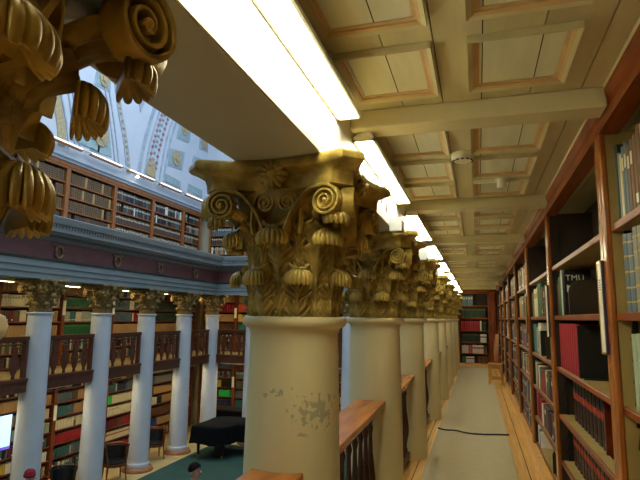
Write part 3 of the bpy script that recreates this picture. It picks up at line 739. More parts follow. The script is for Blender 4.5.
for k in range(6):
    s = obj('lamp', MB().box(-.05, .05, k*1.85+.15, k*1.85+1.65, -.085, -.05).mesh('lamp', M['oak']), t)
    obj('tube', MB().tube([(.06, k*1.85+.2, -.02), (.06, k*1.85+1.6, -.02)], .022, 8).mesh('tube', M['cove_tube']), s)
    obj('bracket', MB().box(-.16, .03, k*1.85+.06, k*1.85+.10, -.02, .02).mesh('bracket', M['white_paint']), t)
t = empty('spotlight', (-11.35, 15.12, 6.42), label='small bright spotlight on the lighting rail above the third upper bookcase', cat='spotlight')
obj('head', MB().lathe([(.03, .09), (.06, .05), (.07, 0), (.06, -.01)], 16).mesh('head', M['white_plastic'], ang=40), t)
obj('bulb', MB().lathe([(.0, -.06), (.045, -.04), (.058, -.012), (.0, -.008)], 16, cap=False).mesh('bulb', M['spot'], smooth=True), t)

# ------------------------------------------------------------------ bookends and the book with the big title
def bookend(case, x, z, w, h, m, label, round_=0.0, thick=.025, y0=.05):
    loc, rz = CASES[case][0], CASES[case][1]
    p = Matrix.Rotation(rz, 3, 'Z') @ Vector((x, y0, 0)) + Vector(loc)
    t = empty('bookend', (p.x, p.y, z+.001), rz, label=label, cat='bookend')
    pts = [(0, 0), (w, 0), (w, h)]
    pts += [(round_*(1-math.sin(a*PI/16)), h-round_*(1-math.cos(a*PI/16))) for a in range(0, 9)] if round_ else [(0, h)]
    obj('upright_board', MB().prism(pts, 0, thick, 'x').mesh('upright_board', M[m]), t)
    obj('foot', MB().box(thick, thick+.09, .01, w-.02, 0, .006).mesh('foot', M[m]), t)
    return t
bookend('R1', .74, 1.64, .30, .27, 'case_back', 'dark brown bookend with a rounded corner, in front of the black titled book', .10)
bookend('R1', 1.01, 1.20, .31, .365, 'black', 'large blackish bookend closing the row of red folios', 0)
bookend('R1', 1.46, .80, .26, .30, 'mahog_red', 'reddish brown bookend at the right end of the black and red volumes', 0, y0=.10)
bookend('R2', 1.36, 1.20, .28, .30, 'case_back', 'brown bookend on the middle shelf left of the second label strip', .06)
bookend('R2', 1.45, .10, .30, .24, 'case_back', 'dark brown bookend on the bottom shelf past the second upright', .08)

BC = {'green': (30, 104, 62), 'dark green': (28, 58, 42), 'crimson': (168, 40, 52), 'dark red': (110, 30, 34), 'black': (24, 24, 24), 'brown': (112, 76, 50), 'tan': (190, 150, 98),
      'cream': (224, 212, 178), 'white': (236, 232, 220), 'blue': (38, 70, 136), 'grey-blue': (92, 110, 120), 'olive': (98, 100, 58), 'orange': (216, 86, 46), 'yellow': (214, 186, 70),
      'teal': (56, 112, 110), 'grey': (140, 138, 128), 'leather brown': (88, 66, 52), 'pale green': (170, 186, 160), 'bright green': (40, 200, 90), 'navy': (30, 40, 66), 'pink': (200, 100, 96), 'gold': (200, 160, 60), 'brick': (166, 58, 38)}
SHORT = {'g': 'green', 'dg': 'dark green', 'r': 'crimson', 'dr': 'dark red', 'k': 'black', 'b': 'brown', 't': 'tan', 'c': 'cream', 'w': 'white', 'bl': 'blue', 'gb': 'grey-blue', 'o': 'olive',
         'or': 'orange', 'y': 'yellow', 'te': 'teal', 'gy': 'grey', 'lb': 'leather brown', 'pg': 'pale green', 'bg': 'bright green', 'n': 'navy', 'p': 'pink'}
BMAT = {}
def bmat(c):
    if c not in BMAT: BMAT[c] = mat('cloth_'+c.replace(' ', '_').replace('-', '_'), BC[c], .38 if c in ('crimson', 'black', 'green', 'blue') else .55, 0, .07, 18)
    return BMAT[c]
PAGES = mat('page_edges', (214, 200, 160), .8, 0, .06, 60, (1, 1, 1))
def book_geo(b, t, d, h, style, ic=0, ip=1, i2=2, off=None):
    """spine at y=0 facing -Y, thickness along x"""
    n0 = len(b.v); cv = min(.006, t*.12)
    b.cur = ic
    r = min(.022, t*.34)
    sp = [(-t/2, r), (-t*.36, r*.25), (0, 0), (t*.36, r*.25), (t/2, r)]
    prof = sp+[(t/2, d), (t/2-cv, d), (t/2-cv, r+cv), (-t/2+cv, r+cv), (-t/2+cv, d), (-t/2, d)]
    b.loft([[(x, y, z) for x, y in prof] for z in (0, h)])
    b.cur = ip; b.box(-t/2+cv, t/2-cv, r+cv, d-.006, .005, h-.006)
    def band(z0, z1, w=1.0, m=i2):
        b.cur = m; e = .0012
        b.loft([[(x*w*1.002, y-e, z) for x, y in sp]+[(x*w*.99, y+.004, z) for x, y in reversed(sp)] for z in (z0*h, z1*h)])
    if style == 'band':
        band(.58, .74)
        for z in (.12, .36): band(z, z+.008)
    elif style == 'label': band(.10, .22, .8)
    elif style == 'title': band(.66, .84, .82)
    elif style == 'ribs':
        for z in (.12, .3, .5, .7, .88): band(z, z+.018)
    elif style == 'lines':
        for z in (.08, .80, .90): band(z, z+.012)
    b.cur = 0
    if off: 
        for q in range(n0, len(b.v)): b.v[q] = tuple(off @ Vector(b.v[q]))
S2 = {'band': 'brick', 'label': 'white', 'title': 'cream', 'ribs': 'gold', 'lines': 'gold', 'plain': 'gold'}
rb = random.Random(11)
BOOKS = []   # dicts
PAL = {'mix': 'g b c r bl b t dg n te o dr k dg r gb'.split(), 'dark': 'k n dg b dr gb o gy'.split(), 'warm': 't c b lb dr o y'.split(), 'light': 'c t gy o b gb t w k'.split(), 'leath': ['lb']*7+['b', 't'], 'upd': 'gb k k w n lb lb n'.split(), 'low': 'k gb t te b dr o c n'.split()}
def row(case, r, runs, gap0=.0):
    loc, rz, x0, x1, yd, sh = CASES[case]
    z = sh[r]; nxt = sh[r-1] if r > 0 else {'R': 2.56, 'E': 2.5, 'G': 2.58, 'L': -.26, 'U': 5.93}[case[0] if case[0] != 'E' or len(case) == 1 else case[1]]
    hmax = (nxt-.036-z-.012)*(.9 if case[0] == 'L' or case[:2] == 'EL' else 1)
    if r == 0: hmax += .03
    x = x0+.012+gap0
    for run in runs:
        c, n, th, hf = run[:4]; st = run[4] if len(run) > 4 else 'plain'; jit = run[5] if len(run) > 5 else .03
        if c == '_': x += th; continue
        k = 0
        while (n and k < n) or not n:
            col = SHORT[rb.choice(PAL[c])] if c in PAL else SHORT[c]
            t = th*rb.uniform(1-jit*4, 1+jit*4) if jit > .03 else th*rb.uniform(.98, 1.02)
            if x+t > x1-.012: break
            h = min(hmax, hmax*hf*rb.uniform(1-jit, 1+jit)); d = min(.30, max(.17, h*.72))
            s = st
            if c in PAL and st == 'plain': s = rb.choice(['plain', 'title', 'lines', 'label', 'plain', 'ribs'])
            BOOKS.append(dict(case=case, row=r, yb=(.055 if case in ('R0', 'R1') and r >= 3 else .0), x=x+t/2, t=t-.004, h=h, d=d, col=col, st=s, lean=0, z=z)); x += t; k += 1
            if c in PAL and rb.random() < .03: x += th*1.5

# right-hand bookcases (left end of a row is its far end)
row('R0', 0, [('dg', 1, .03, .84), ('_', 0, .015, 0), ('gy', 1, .035, .72), ('c', 1, .03, .68), ('gb', 2, .045, .74, 'title'), ('b', 2, .05, .70, 'title'), ('mix', 0, .05, .74, 'plain', .08)])
row('R0', 1, [('_', 0, .02, 0), ('gb', 2, .085, .93, 'ribs'), ('gy', 3, .075, .95, 'ribs'), ('pg', 3, .07, .9, 'ribs'), ('dark', 0, .06, .85, 'plain', .06)])
row('R0', 2, [('_', 0, .05, 0), ('pg', 3, .08, .88), ('gy', 4, .06, .84), ('mix', 0, .05, .8, 'plain', .06)])
row('R0', 3, [('_', 0, .04, 0), ('k', 10, .09, .86, 'band'), ('dark', 0, .06, .8, 'plain', .06)])
row('R0', 4, [('k', 12, .09, .86, 'band'), ('dark', 0, .06, .8)]); row('R0', 5, [('dark', 0, .07, .8, 'plain', .05)])
row('R1', 1, [('k', 1, .05, .82), ('b', 1, .05, .70), ('g', 2, .055, .86), ('g', 1, .035, .90), ('w', 1, .03, .97)])
row('R1', 2, [('r', 9, .095, .955, 'plain', .005)])
row('R1', 3, [('_', 0, .19, 0), ('k', 9, .125, .86, 'band', .006)])
row('R1', 4, [('_', 0, .05, 0), ('k', 13, .115, .82, 'band', .006)])
row('R1', 5, [('_', 0, .05, 0), ('k', 8, .1, .9, 'band', .006), ('dark', 0, .07, .85)])
row('R2', 1, [('o', 3, .05, .80), ('b', 1, .05, .78), ('c', 4, .10, .86, 'title'), ('g', 4, .075, .97), ('b', 2, .06, .75), ('dark', 0, .05, .8, 'plain', .06)])
row('R2', 2, [('te', 6, .055, .88), ('gy', 2, .04, .74), ('y', 1, .05, .78, 'label'), ('gb', 2, .045, .76), ('w', 1, .05, .92), ('b', 1, .05, .7), ('w', 1, .05, .86), ('k', 2, .04, .7)])
row('R2', 3, [('bl', 1, .06, .86), ('w', 1, .05, .8), ('te', 1, .05, .85), ('y', 2, .05, .8), ('n', 2, .05, .76), ('w', 2, .04, .74), ('y', 1, .05, .75), ('te', 2, .05, .7), ('r', 3, .07, .7), ('mix', 0, .05, .72, 'plain', .08)])
row('R2', 4, [('r', 2, .08, .9), ('dr', 3, .08, .84), ('r', 2, .07, .8), ('w', 3, .05, .7), ('b', 2, .05, .74), ('mix', 0, .06, .75, 'plain', .07)])
row('R2', 5, [('w', 2, .06, .8, 'plain'), ('bl', 2, .06, .7), ('w', 1, .06, .66)])
pal_r = [('warm', 'light', 'mix', 'low', 'mix', 'mix'), ('light', 'mix', 'dark', 'mix', 'dark', 'mix'), ('mix', 'mix', 'warm', 'dark', 'mix', 'dark'), ('light', 'dark', 'mix', 'mix', 'warm', 'mix'), ('mix',)*6]
for k in range(3, 8):
    for r in range(6):
        row('R%d' % k, r, [(pal_r[k-3][r], 0, .065, .82 if r else .72, 'plain', .07)])
row('E', 0, [('gb', 5, .085, .84, 'title'), ('_', 0, 1, 0)]); row('E', 1, [('dg', 0, .085, .88, 'lines', .02)])
row('E', 2, [('r', 8, .08, .86, 'lines', .01), ('w', 1, .05, .86), ('dg', 0, .08, .84, 'lines')])
row('E', 3, [('dg', 8, .08, .84, 'lines'), ('w', 0, .07, .8, 'band', .02)])
row('E', 4, [('c', 3, .075, .82), ('p', 2, .07, .82), ('w', 5, .075, .84, 'band'), ('b', 2, .06, .8)])
row('E', 5, [('g', 2, .07, .8), ('w', 4, .07, .76, 'band'), ('k', 2, .06, .8), ('b', 0, .06, .8)])
# gallery across the hall
row('G0', 0, [('t', 0, .075, .86, 'plain', .06)]); row('G0', 1, [('c', 0, .085, .86, 'title', .06)]); row('G0', 2, [('b', 3, .07, .8), ('warm', 6, .07, .82), ('c', 3, .07, .86), ('b', 3, .06, .8), ('light', 0, .07, .84, 'plain', .06)])
row('G0', 3, [('t', 0, .09, .84, 'lines', .02)])
row('G1', 0, [('t', 0, .10, .95, 'plain', .02)]); row('G1', 1, [('g', 0, .085, .9, 'lines', .02)]); row('G1', 2, [('pg', 3, .08, .8, 'label'), ('te', 3, .08, .84, 'label'), ('c', 3, .08, .8), ('pg', 0, .08, .84, 'label', .04)]); row('G1', 3, [('g', 0, .085, .88, 'lines', .02)])
row('G2', 0, [('gb', 8, .085, .9), ('c', 3, .08, .9), ('gb', 0, .08, .9)]); row('G2', 1, [('gb', 10, .085, .9, 'lines'), ('c', 3, .085, .86), ('gb', 0, .08, .9)]); row('G2', 2, [('gb', 12, .085, .88, 'lines'), ('c', 1, .08, .8), ('r', 4, .07, .86), ('dark', 0, .08, .8)]); row('G2', 3, [('t', 0, .085, .84, 'lines', .03)])
row('G3', 0, [('dg', 12, .08, .9), ('r', 0, .08, .9)]); row('G3', 1, [('dg', 0, .08, .88, 'lines', .02)]); row('G3', 2, [('dg', 0, .08, .86, 'lines', .02)]); row('G3', 3, [('t', 0, .08, .82)])
for r_i in range(4): row('G4', r_i, [('dark', 0, .08, .84, 'plain', .05)])
for k in range(5):
    row('G%d' % k, 4, [(('low', 'mix', 'dark', 'dark', 'dark')[k], 0, .08, .8, 'plain', .06)]); row('G%d' % k, 5, [('low', 0, .08, .8, 'plain', .06)])
# hall floor cases
for k, rows in enumerate((
    ('low', [('t', 0, .08, .84)], 'low', [('pg', 0, .08, .84, 'lines')], 'low', [('y', 8, .08, .84), ('w', 0, .08, .84)], 'light'),
    ([('n', 4, .08, .84), ('t', 3, .08, .88), ('n', 5, .08, .84), ('low', 0, .08, .82)], [('gb', 8, .075, .84), ('b', 3, .08, .84), ('t', 0, .08, .84)], [('te', 6, .08, .82), ('gb', 3, .08, .84), ('t', 6, .075, .84), ('w', 0, .08, .9)], [('c', 7, .11, .84), ('b', 1, .08, .5), ('c', 3, .11, .9), ('n', 0, .08, .86)], [('r', 0, .085, .86, 'lines', .02)], [('te', 8, .085, .78), ('c', 1, .05, .8), ('gb', 5, .08, .82), ('n', 0, .07, .82)], 'low'),
    ([('k', 8, .085, .86), ('c', 3, .08, .86), ('o', 0, .08, .8)], [('te', 5, .08, .7), ('w', 1, .06, .9), ('n', 6, .08, .7), ('gb', 0, .08, .86)], [('bg', 3, .085, .86), ('c', 0, .11, .84, 'title')], [('c', 0, .12, .9, 'title', .01)], [('n', 2, .07, .8), ('dr', 6, .08, .84), ('b', 3, .08, .84), ('r', 0, .08, .84)], [('c', 0, .09, .82, 'band', .02)], [('p', 6, .09, .84), ('r', 0, .09, .84)]),
    ([('pg', 0, .08, .84)], [('gb', 6, .08, .82), ('gy', 0, .08, .82)], [('b', 5, .08, .8), ('t', 0, .08, .8)], [('c', 8, .08, .84), ('n', 4, .08, .84), ('t', 0, .08, .84)], [('b', 0, .08, .82, 'ribs')], [('bl', 8, .09, .84), ('t', 0, .08, .84)], 'warm'), ('dark', 'low', 'dark', 'warm', 'dark', 'low', 'dark'))):
    for r, q in enumerate(rows): row('L%d' % k, r, [(q, 0, .08, .82, 'plain', .06)] if isinstance(q, str) else q)
for k in range(5):
    for r in range(4):
        q = ([('leath', 0, .095, .86, 'ribs', .03)] if k < 2 else [(('upd', 'upd', 'lb', 'lb', 'b')[r] if k < 4 else 'dark', 0, .085, .84, 'title', .05)])
        row('U%d' % k, r, q)
for k in range(2):
    for r in range(4): row('EU%d' % k, r, [(('upd', 'gb', 'lb', 'light', 'leath')[r], 0, .09, .84, 'title', .05)])
for k in range(5):
    row('EG%d' % k, 0, [('t', 0, .09, .9)]); row('EG%d' % k, 1, [(('r', 'or', 'dr', 'b', 'b')[k], 0, .11, .9, 'plain', .02)])
    row('EG%d' % k, 2, [(('t', 'y', 't', 'b', 'b')[k], 0, .10, .84)]); row('EG%d' % k, 3, [(('b', 'te', 'dark', 'dark', 'mix')[k], 0, .10, .84)])
    row('EG%d' % k, 4, [('dark', 0, .09, .8)]); row('EG%d' % k, 5, [('low', 0, .09, .8)])
    for r in range(7):
        q = [('low', 0, .085, .82, 'plain', .05)]
        if k == 0: q = [[('gb', 0, .08, .84)], [('dark', 0, .08, .84)], [('k', 9, .085, .8), ('y', 2, .09, .86), ('k', 0, .08, .84)], [('dark', 10, .085, .8), ('bg', 0, .10, .86)], [('n', 0, .08, .84)], [('dark', 0, .08, .8)], [('low', 0, .08, .8)]][r]
        if k == 1: q = [[('dr', 0, .08, .84)], [('gb', 0, .08, .84, 'title')], [('o', 0, .08, .84)], [('gb', 0, .09, .8)], [('te', 0, .09, .84)], [('dark', 0, .08, .8)], [('low', 0, .08, .8)]][r]
        row('EL%d' % k, r, q)

def book_matrix(q):
    loc, rz = CASES[q['case']][:2]; yd = CASES[q['case']][4]
    return Matrix.Translation(loc) @ Matrix.Rotation(rz, 4, 'Z') @ Matrix.Translation((q['x'], yd+.02+q.get('yb', 0), q['z']+.0015))
CASE_PHRASE = {'R0': 'nearest right-hand bookcase', 'R1': 'red folio bookcase', 'R2': 'bookcase past second label strip', 'R3': 'fourth right-hand bookcase', 'R4': 'fifth right-hand bookcase', 'R5': 'sixth right-hand bookcase', 'R6': 'seventh right-hand bookcase', 'R7': 'last right-hand bookcase', 'E': 'far end bookcase'}
for k in range(5):
    o_ = ('leftmost', 'second', 'third', 'fourth', 'fifth')[k]
    CASE_PHRASE.update({'G%d' % k: o_+' opposite gallery case', 'L%d' % k: o_+' hall floor case', 'U%d' % k: o_+' case above frieze', 'EG%d' % k: ORD[k]+' end gallery case', 'EL%d' % k: ORD[k]+' end floor case', 'EU%d' % k: ORD[k]+' end upper case'})
SHELF_W = ['top', 'second', 'third', 'fourth', 'fifth', 'sixth', 'bottom']

# the black book that turns its front cover to the camera
q = dict(case='R1', row=1, x=.085+.012+.29+.05, t=.045, h=.375, d=.21, z=1.64)
t = empty('book', book_matrix(q).translation, -PI/2, label='black book showing its front cover with white title letters, beside the green ones', cat='book', group='books along the gallery wall')
b = MB(); book_geo(b, .045, .21, .375, 'plain', 0, 1, 0); obj('cover', b.mesh('cover', [bmat('black'), PAGES]), t)
cu = D.curves.new('cover_title', 'FONT'); cu.body = 'TMU'; cu.size = .066; cu.extrude = .0006; cu.space_character = 1.05; cu.materials.append(M['paper'])
o_ = D.objects.new('cover_title', cu); COL.objects.link(o_); bpy.context.view_layer.update(); tm = D.meshes.new_from_object(o_.evaluated_get(bpy.context.evaluated_depsgraph_get())); D.objects.remove(o_); D.curves.remove(cu)
o = obj('cover_title', tm, t); tm.materials.clear(); tm.materials.append(M['paper']); o.matrix_local = Matrix.Translation((.0232, .022, .285)) @ Matrix.Rotation(PI/2, 4, 'Z') @ Matrix.Rotation(PI/2, 4, 'X')
obj('cover_picture', MB().prism([(.03, .19), (.18, .19), (.18, .235), (.09, .228), (.03, .25)], .0226, .0234, 'x').mesh('cover_picture', M['panel_green']), t)

# ------------------------------------------------------------------ furniture at the far end of the gallery
t = empty('chair', (.385, 13.95, .0125), -.10, label='pale wooden chair with tall narrow back at the far end of the gallery', cat='chair')
o = obj('seat', MB().box(-.17, .17, -.18, .18, .47, .51).mesh('seat', M['chair_pine']), t); bevel(o, .008)
obj('apron', MB().box(-.15, .15, -.16, -.14, .38, .47).box(-.15, .15, .14, .16, .38, .47).box(-.15, -.13, -.16, .16, .38, .47).box(.13, .15, -.16, .16, .38, .47).mesh('apron', M['chair_pine']), t)
for x in (-.145, .145):
    for y in (-.155, .155): obj('leg', MB().prism([(x-.022, y-.022), (x+.022, y-.022), (x+.022, y+.022), (x-.022, y+.022)], 0, .47).mesh('leg', M['chair_pine']), t)
obj('stretcher', MB().box(-.145, .145, -.165, -.145, .12, .17).box(-.145, .145, .145, .165, .12, .17).mesh('stretcher', M['chair_pine']), t)
obj('backrest', MB().loft([[(-.03, .13, .51), (.05, .13, .51), (.05, .16, .51), (-.03, .16, .51)], [(-.05, .15, .80), (.07, .15, .80), (.07, .18, .80), (-.05, .18, .80)], [(.0, .20, 1.22), (.09, .20, 1.22), (.09, .225, 1.22), (.0, .225, 1.22)]]).mesh('backrest', M['mahog_light']), t)

# ------------------------------------------------------------------ furniture in the hall
def barrel_chair(loc, rz, label, m='chair_wood', seat='black_leather', sc=1.0):
    t = empty('armchair', loc, rz, label=label, cat='armchair', group='armchairs by the hall columns'); t.scale = (sc,)*3
    def arc(r, z, a0=-.15*PI, a1=1.15*PI, n=20): return [(r*math.cos(a0+(a1-a0)*k/n), r*math.sin(a0+(a1-a0)*k/n), z) for k in range(n+1)]
    o = obj('seat', MB().lathe([(.24, .40), (.25, .42), (.245, .455), (.2, .47), (0, .472)], 24, cap=False).mesh('seat', M[seat], ang=50), t)
    obj('seat_ring', MB().lathe([(.24, .36), (.27, .36), (.27, .42), (.24, .42)], 24).mesh('seat_ring', M[m], ang=50), t)
    obj('top_rail', MB().tube(arc(.29, .80), .024, 8).mesh('top_rail', M[m], smooth=True), t)
    b = MB(); A = arc(.285, 0, 0.05*PI, .95*PI, 18)
    for k in range(18):
        p, q_ = A[k], A[k+1]; b.loft([[(p[0]*f, p[1]*f, z), (p[0]*f*.95, p[1]*f*.95, z), (p[0]*f*.95+(q_[0]-p[0])*.72, p[1]*f*.95+(q_[1]-p[1])*.72, z), (p[0]*f+(q_[0]-p[0])*.72, p[1]*f+(q_[1]-p[1])*.72, z)] for z, f in ((.40, .93), (.80, 1.0))])
    obj('backrest', b.mesh('backrest', M[m]), t)
    ci = MB(); A2 = arc(.262, 0, .1*PI, .9*PI, 14); ci.loft([[(p[0]*f, p[1]*f, z) for f, z in ((.95, .44), (1, .76), (.90, .76), (.84, .44))] for p in A2]); obj('back_cushion', ci.mesh('back_cushion', M['black_leather'], ang=50), t)
    for x, y in ((-.20, -.16), (.20, -.16), (-.19, .19), (.19, .19)):
        h = .80 if y < 0 else .42
        obj('leg', MB().tube([(x*1.15, y*1.15, 0), (x, y, .42)]+([(x*1.3, y*.75, .80)] if h > .5 else []), [.016, .024]+([.018] if h > .5 else []), 8).mesh('leg', M[m], ang=50), t)
    return t
barrel_chair((-9.95, 13.1, HF), .95, 'brown barrel armchair between the second and third white columns', sc=1.2)
barrel_chair((-10.25, 15.45, HF), .9, 'brown barrel armchair between the third and fourth white columns', sc=1.15)
barrel_chair((-9.95, 11.15, HF), .7, 'black leather armchair behind the leftmost white column', 'black_leather', 'black_leather', 1.05)

# grand piano under a black cloth
t = empty('grand_piano', (-8.35, 16.75, HF+.013), label='grand piano under a black cloth on the green hall carpet', cat='piano')
outline = smooth([(-.78, -.95), (-.75, .0), (-.75, .72), (-.35, .98), (.3, .98), (1.0, .95), (1.15, .55), (1.1, -.02), (.55, -.35), (.45, -.62), (.3, -.88), (-.2, -1.0), (-.78, -.95)], 5)[:-1]
obj('case', MB().prism([(x*.93, y*.93) for x, y in outline], .58, .99).mesh('case', M['black']), t)
n = len(outline); rings = []
for i, (z, f) in enumerate(((.50, 1.06), (.62, 1.035), (.80, 1.015), (.97, 1.0), (1.03, .985), (1.045, .95))):
    rings.append([(x*f*(1+(.012*math.sin(k*1.9) if z < .9 else 0)), y*f*(1+(.012*math.sin(k*1.9) if z < .9 else 0)), z+(.03*math.sin(k*.8) if i == 0 else 0)) for k, (x, y) in enumerate(outline)])
obj('cloth_cover', MB().loft(rings).mesh('cloth_cover', M['black_cloth'], ang=60), t)
for x, y in ((-.62, -.72), (-.62, .62), (.72, .45), (.2, -.62)):
    l = obj('leg', MB().lathe([(.05, .10), (.04, .14), (.055, .4), (.075, .58)], 12, (x, y, 0)).mesh('leg', M['black'], ang=40), t)
    obj('caster', MB().lathe([(.03, 0), (.045, .03), (.03, .10)], 12, (x, y, 0)).mesh('caster', M['brass'], ang=40), l)
obj('pedal_lyre', MB().box(-.10, .10, -.60, -.56, .12, .58).box(-.14, .14, -.66, -.52, .08, .13).mesh('pedal_lyre', M['black']), t)
t = empty('table', (-9.35, 19.35, HF), label='low dark covered table between the piano and the far floor bookcases', cat='table')
o = obj('tabletop', MB().box(-.75, 1.2, -.32, .32, .96, 1.02).mesh('tabletop', M['black']), t); bevel(o, .02)
obj('cloth_skirt', MB().box(-.74, 1.19, -.315, .315, .70, .96).mesh('cloth_skirt', M['black_cloth']), t)
for x in (-.65, 1.1):
    for y in (-.25, .25): obj('leg', MB().box(x-.03, x+.03, y-.03, y+.03, 0, .70).mesh('leg', M['black']), t)

# bright screen at the left edge
t = empty('display_screen', (-11.25, 10.05, HF), PI/2, label='bright pale blue display screen at the left edge, behind the leftmost white column', cat='screen')
obj('bezel', MB().box(-.85, .68, 0, .06, 1.28, 2.16).mesh('bezel', M['black']), t)
obj('panel', MB().box(-.82, .65, -.006, -.001, 1.31, 2.13).mesh('panel', [M['screen']]), t)
obj('task_bar', MB().box(-.82, .65, -.010, -.006, 1.31, 1.38).mesh('task_bar', [M['screen_blue']]), t)
obj('stand', MB().box(-.12, -.06, .06, .10, .02, 1.5).box(-.5, .32, -.15, .32, 0, .03).mesh('stand', M['black']), t)

# ------------------------------------------------------------------ people standing in the hall
def person(loc, rz, label, hat=False, shirt='jumper', H_=1.72):
    t = empty('person', loc, rz, label=label, cat='person', group='people in the hall')
    s = H_/1.72
    J = {'pel': (0, 0, .95, .135), 'wst': (0, .0, 1.10, .125), 'chs': (0, -.01, 1.30, .15), 'nb': (0, .0, 1.44, .075), 'nk': (0, -.01, 1.52, .052), 'ch': (0, -.035, 1.56, .062), 'hd': (0, -.02, 1.645, .088), 'hd1': (0, -.01, 1.70, .072)}
    E_ = [('pel', 'wst'), ('wst', 'chs'), ('chs', 'nb'), ('nb', 'nk'), ('nk', 'ch'), ('ch', 'hd'), ('hd', 'hd1')]
    for sd, n in ((-1, 'L'), (1, 'R')):
        J.update({'sh'+n: (sd*.17, 0, 1.40, .065), 'el'+n: (sd*.235, .03, 1.12, .044), 'wr'+n: (sd*.23, -.06, .88, .028), 'pa'+n: (sd*.225, -.075, .81, .030),
                  'hp'+n: (sd*.095, 0, .88, .095), 'kn'+n: (sd*.10, -.01, .49, .060), 'an'+n: (sd*.10, .02, .09, .040), 'to'+n: (sd*.115, -.13, .035, .034)})
        E_ += [('chs', 'sh'+n), ('sh'+n, 'el'+n), ('el'+n, 'wr'+n), ('wr'+n, 'pa'+n), ('pel', 'hp'+n), ('hp'+n, 'kn'+n), ('kn'+n, 'an'+n), ('an'+n, 'to'+n)]
        for f in range(4):
            a = ('f%d' % f)+n; J[a+'a'] = (sd*.222, -.108+.022*f, .765, .0085); J[a+'b'] = (sd*.214, -.112+.021*f, .728-.004*(f in (1, 2)), .0075); E_ += [('pa'+n, a+'a'), (a+'a', a+'b')]
        J['th'+n] = (sd*.205, -.118, .80, .010); E_ += [('pa'+n, 'th'+n)]
    me = D.meshes.new('body'); ks = list(J)
    me.from_pydata([tuple(c*s for c in J[k][:3]) for k in ks], [(ks.index(a), ks.index(b_)) for a, b_ in E_], [])
    for m in ('skin', shirt, 'trouser', 'black_leather'): me.materials.append(M[m])
    o = obj('body', me, t)
    o.modifiers.new('skin', 'SKIN'); sub = o.modifiers.new('sub', 'SUBSURF'); sub.levels = sub.render_levels = 2
    lay = me.skin_vertices[0].data if me.skin_vertices else None
    if lay is None:
        bm = bmesh.new(); bm.from_mesh(me); bm.verts.layers.skin.verify(); bm.to_mesh(me); bm.free(); lay = me.skin_vertices[0].data
    for i, k in enumerate(ks): lay[i].radius = (J[k][3]*s,)*2; lay[i].use_root = (k == 'pel')
    dg = bpy.context.evaluated_depsgraph_get(); ev = o.evaluated_get(dg)
    nm = D.meshes.new_from_object(ev); o.modifiers.clear(); o.data = nm
    nm.materials.clear()
    for m in ('skin', shirt, 'trouser', 'black_leather'): nm.materials.append(M[m])
    for p in nm.polygons:
        z = p.center.z/s; x = abs(p.center.x)/s
        p.material_index = 3 if z < .10 else 2 if z < .94 and x < .2 else 0 if z > 1.475 or (x > .17 and z < .90) else 1
        p.use_smooth = True
    def ell(b, c, r, n=14):
        b.loft([[(c[0]+r[0]*math.sin(PI*i/n)*math.cos(2*PI*k/20), c[1]+r[1]*math.sin(PI*i/n)*math.sin(2*PI*k/20), c[2]-r[2]*math.cos(PI*i/n)) for k in range(20)] for i in range(n+1)], cap=False)
        return b
    b = ell(MB(), (0, -.118*s, 1.625*s), (.014*s, .020*s, .022*s)); 
    for sd in (-1, 1): ell(b, (sd*.084*s, 0, 1.625*s), (.012*s, .022*s, .034*s), 8)
    obj('face_features', b.mesh('face_features', M['skin'], smooth=True), t)
    b = MB(); 
    for sd in (-1, 1): ell(b, (sd*.032*s, -.098*s, 1.65*s), (.012*s, .009*s, .007*s), 8)
    obj('eyes', b.mesh('eyes', M['black'], smooth=True), t)
    obj('mouth', ell(MB(), (0, -.097*s, 1.572*s), (.024*s, .010*s, .006*s), 8).mesh('mouth', M['pink_lip'], smooth=True), t)
    if hat:
        b = MB().lathe([(.100*s, 1.66*s), (.108*s, 1.665*s), (.108*s, 1.70*s), (.104*s, 1.705*s), (.100*s, 1.74*s), (.08*s, 1.775*s), (.045*s, 1.797*s), (0, 1.803*s)], 24, (0, -.012*s, 0), cap=False)
        obj('knitted_cap', b.mesh('knitted_cap', M['red_wool'], smooth=True), t)
    else:
        b = MB(); rings = []
        for i in range(11):
            a = PI*.56*i/10; ring = []
            for k in range(24):
                f = 2*PI*k/24; front = max(0, -math.sin(f)); drop = 1-.38*front*(i/10)
                ring.append((.098*s*math.sin(a*drop)*math.cos(f), (-.002+.112*math.sin(a*drop)*math.sin(f))*s, (1.655+.112*math.cos(a*drop))*s))
            rings.append(ring)
        obj('hair', b.loft(rings, cap=False).mesh('hair', M['hair'], smooth=True), t)
    return t
M['pink_lip'] = mat('lip', (178, 104, 96), .5)
person((-4.99, 8.82, HF+.013), 1.5, 'dark-haired person seen from above in front of the piano, only the head in view', False, 'shirt', 1.95)
person((-8.12, 8.23, HF+.013), 2.2, 'person in a red knitted cap at the foot of the leftmost white column', True, 'jumper', 1.67)

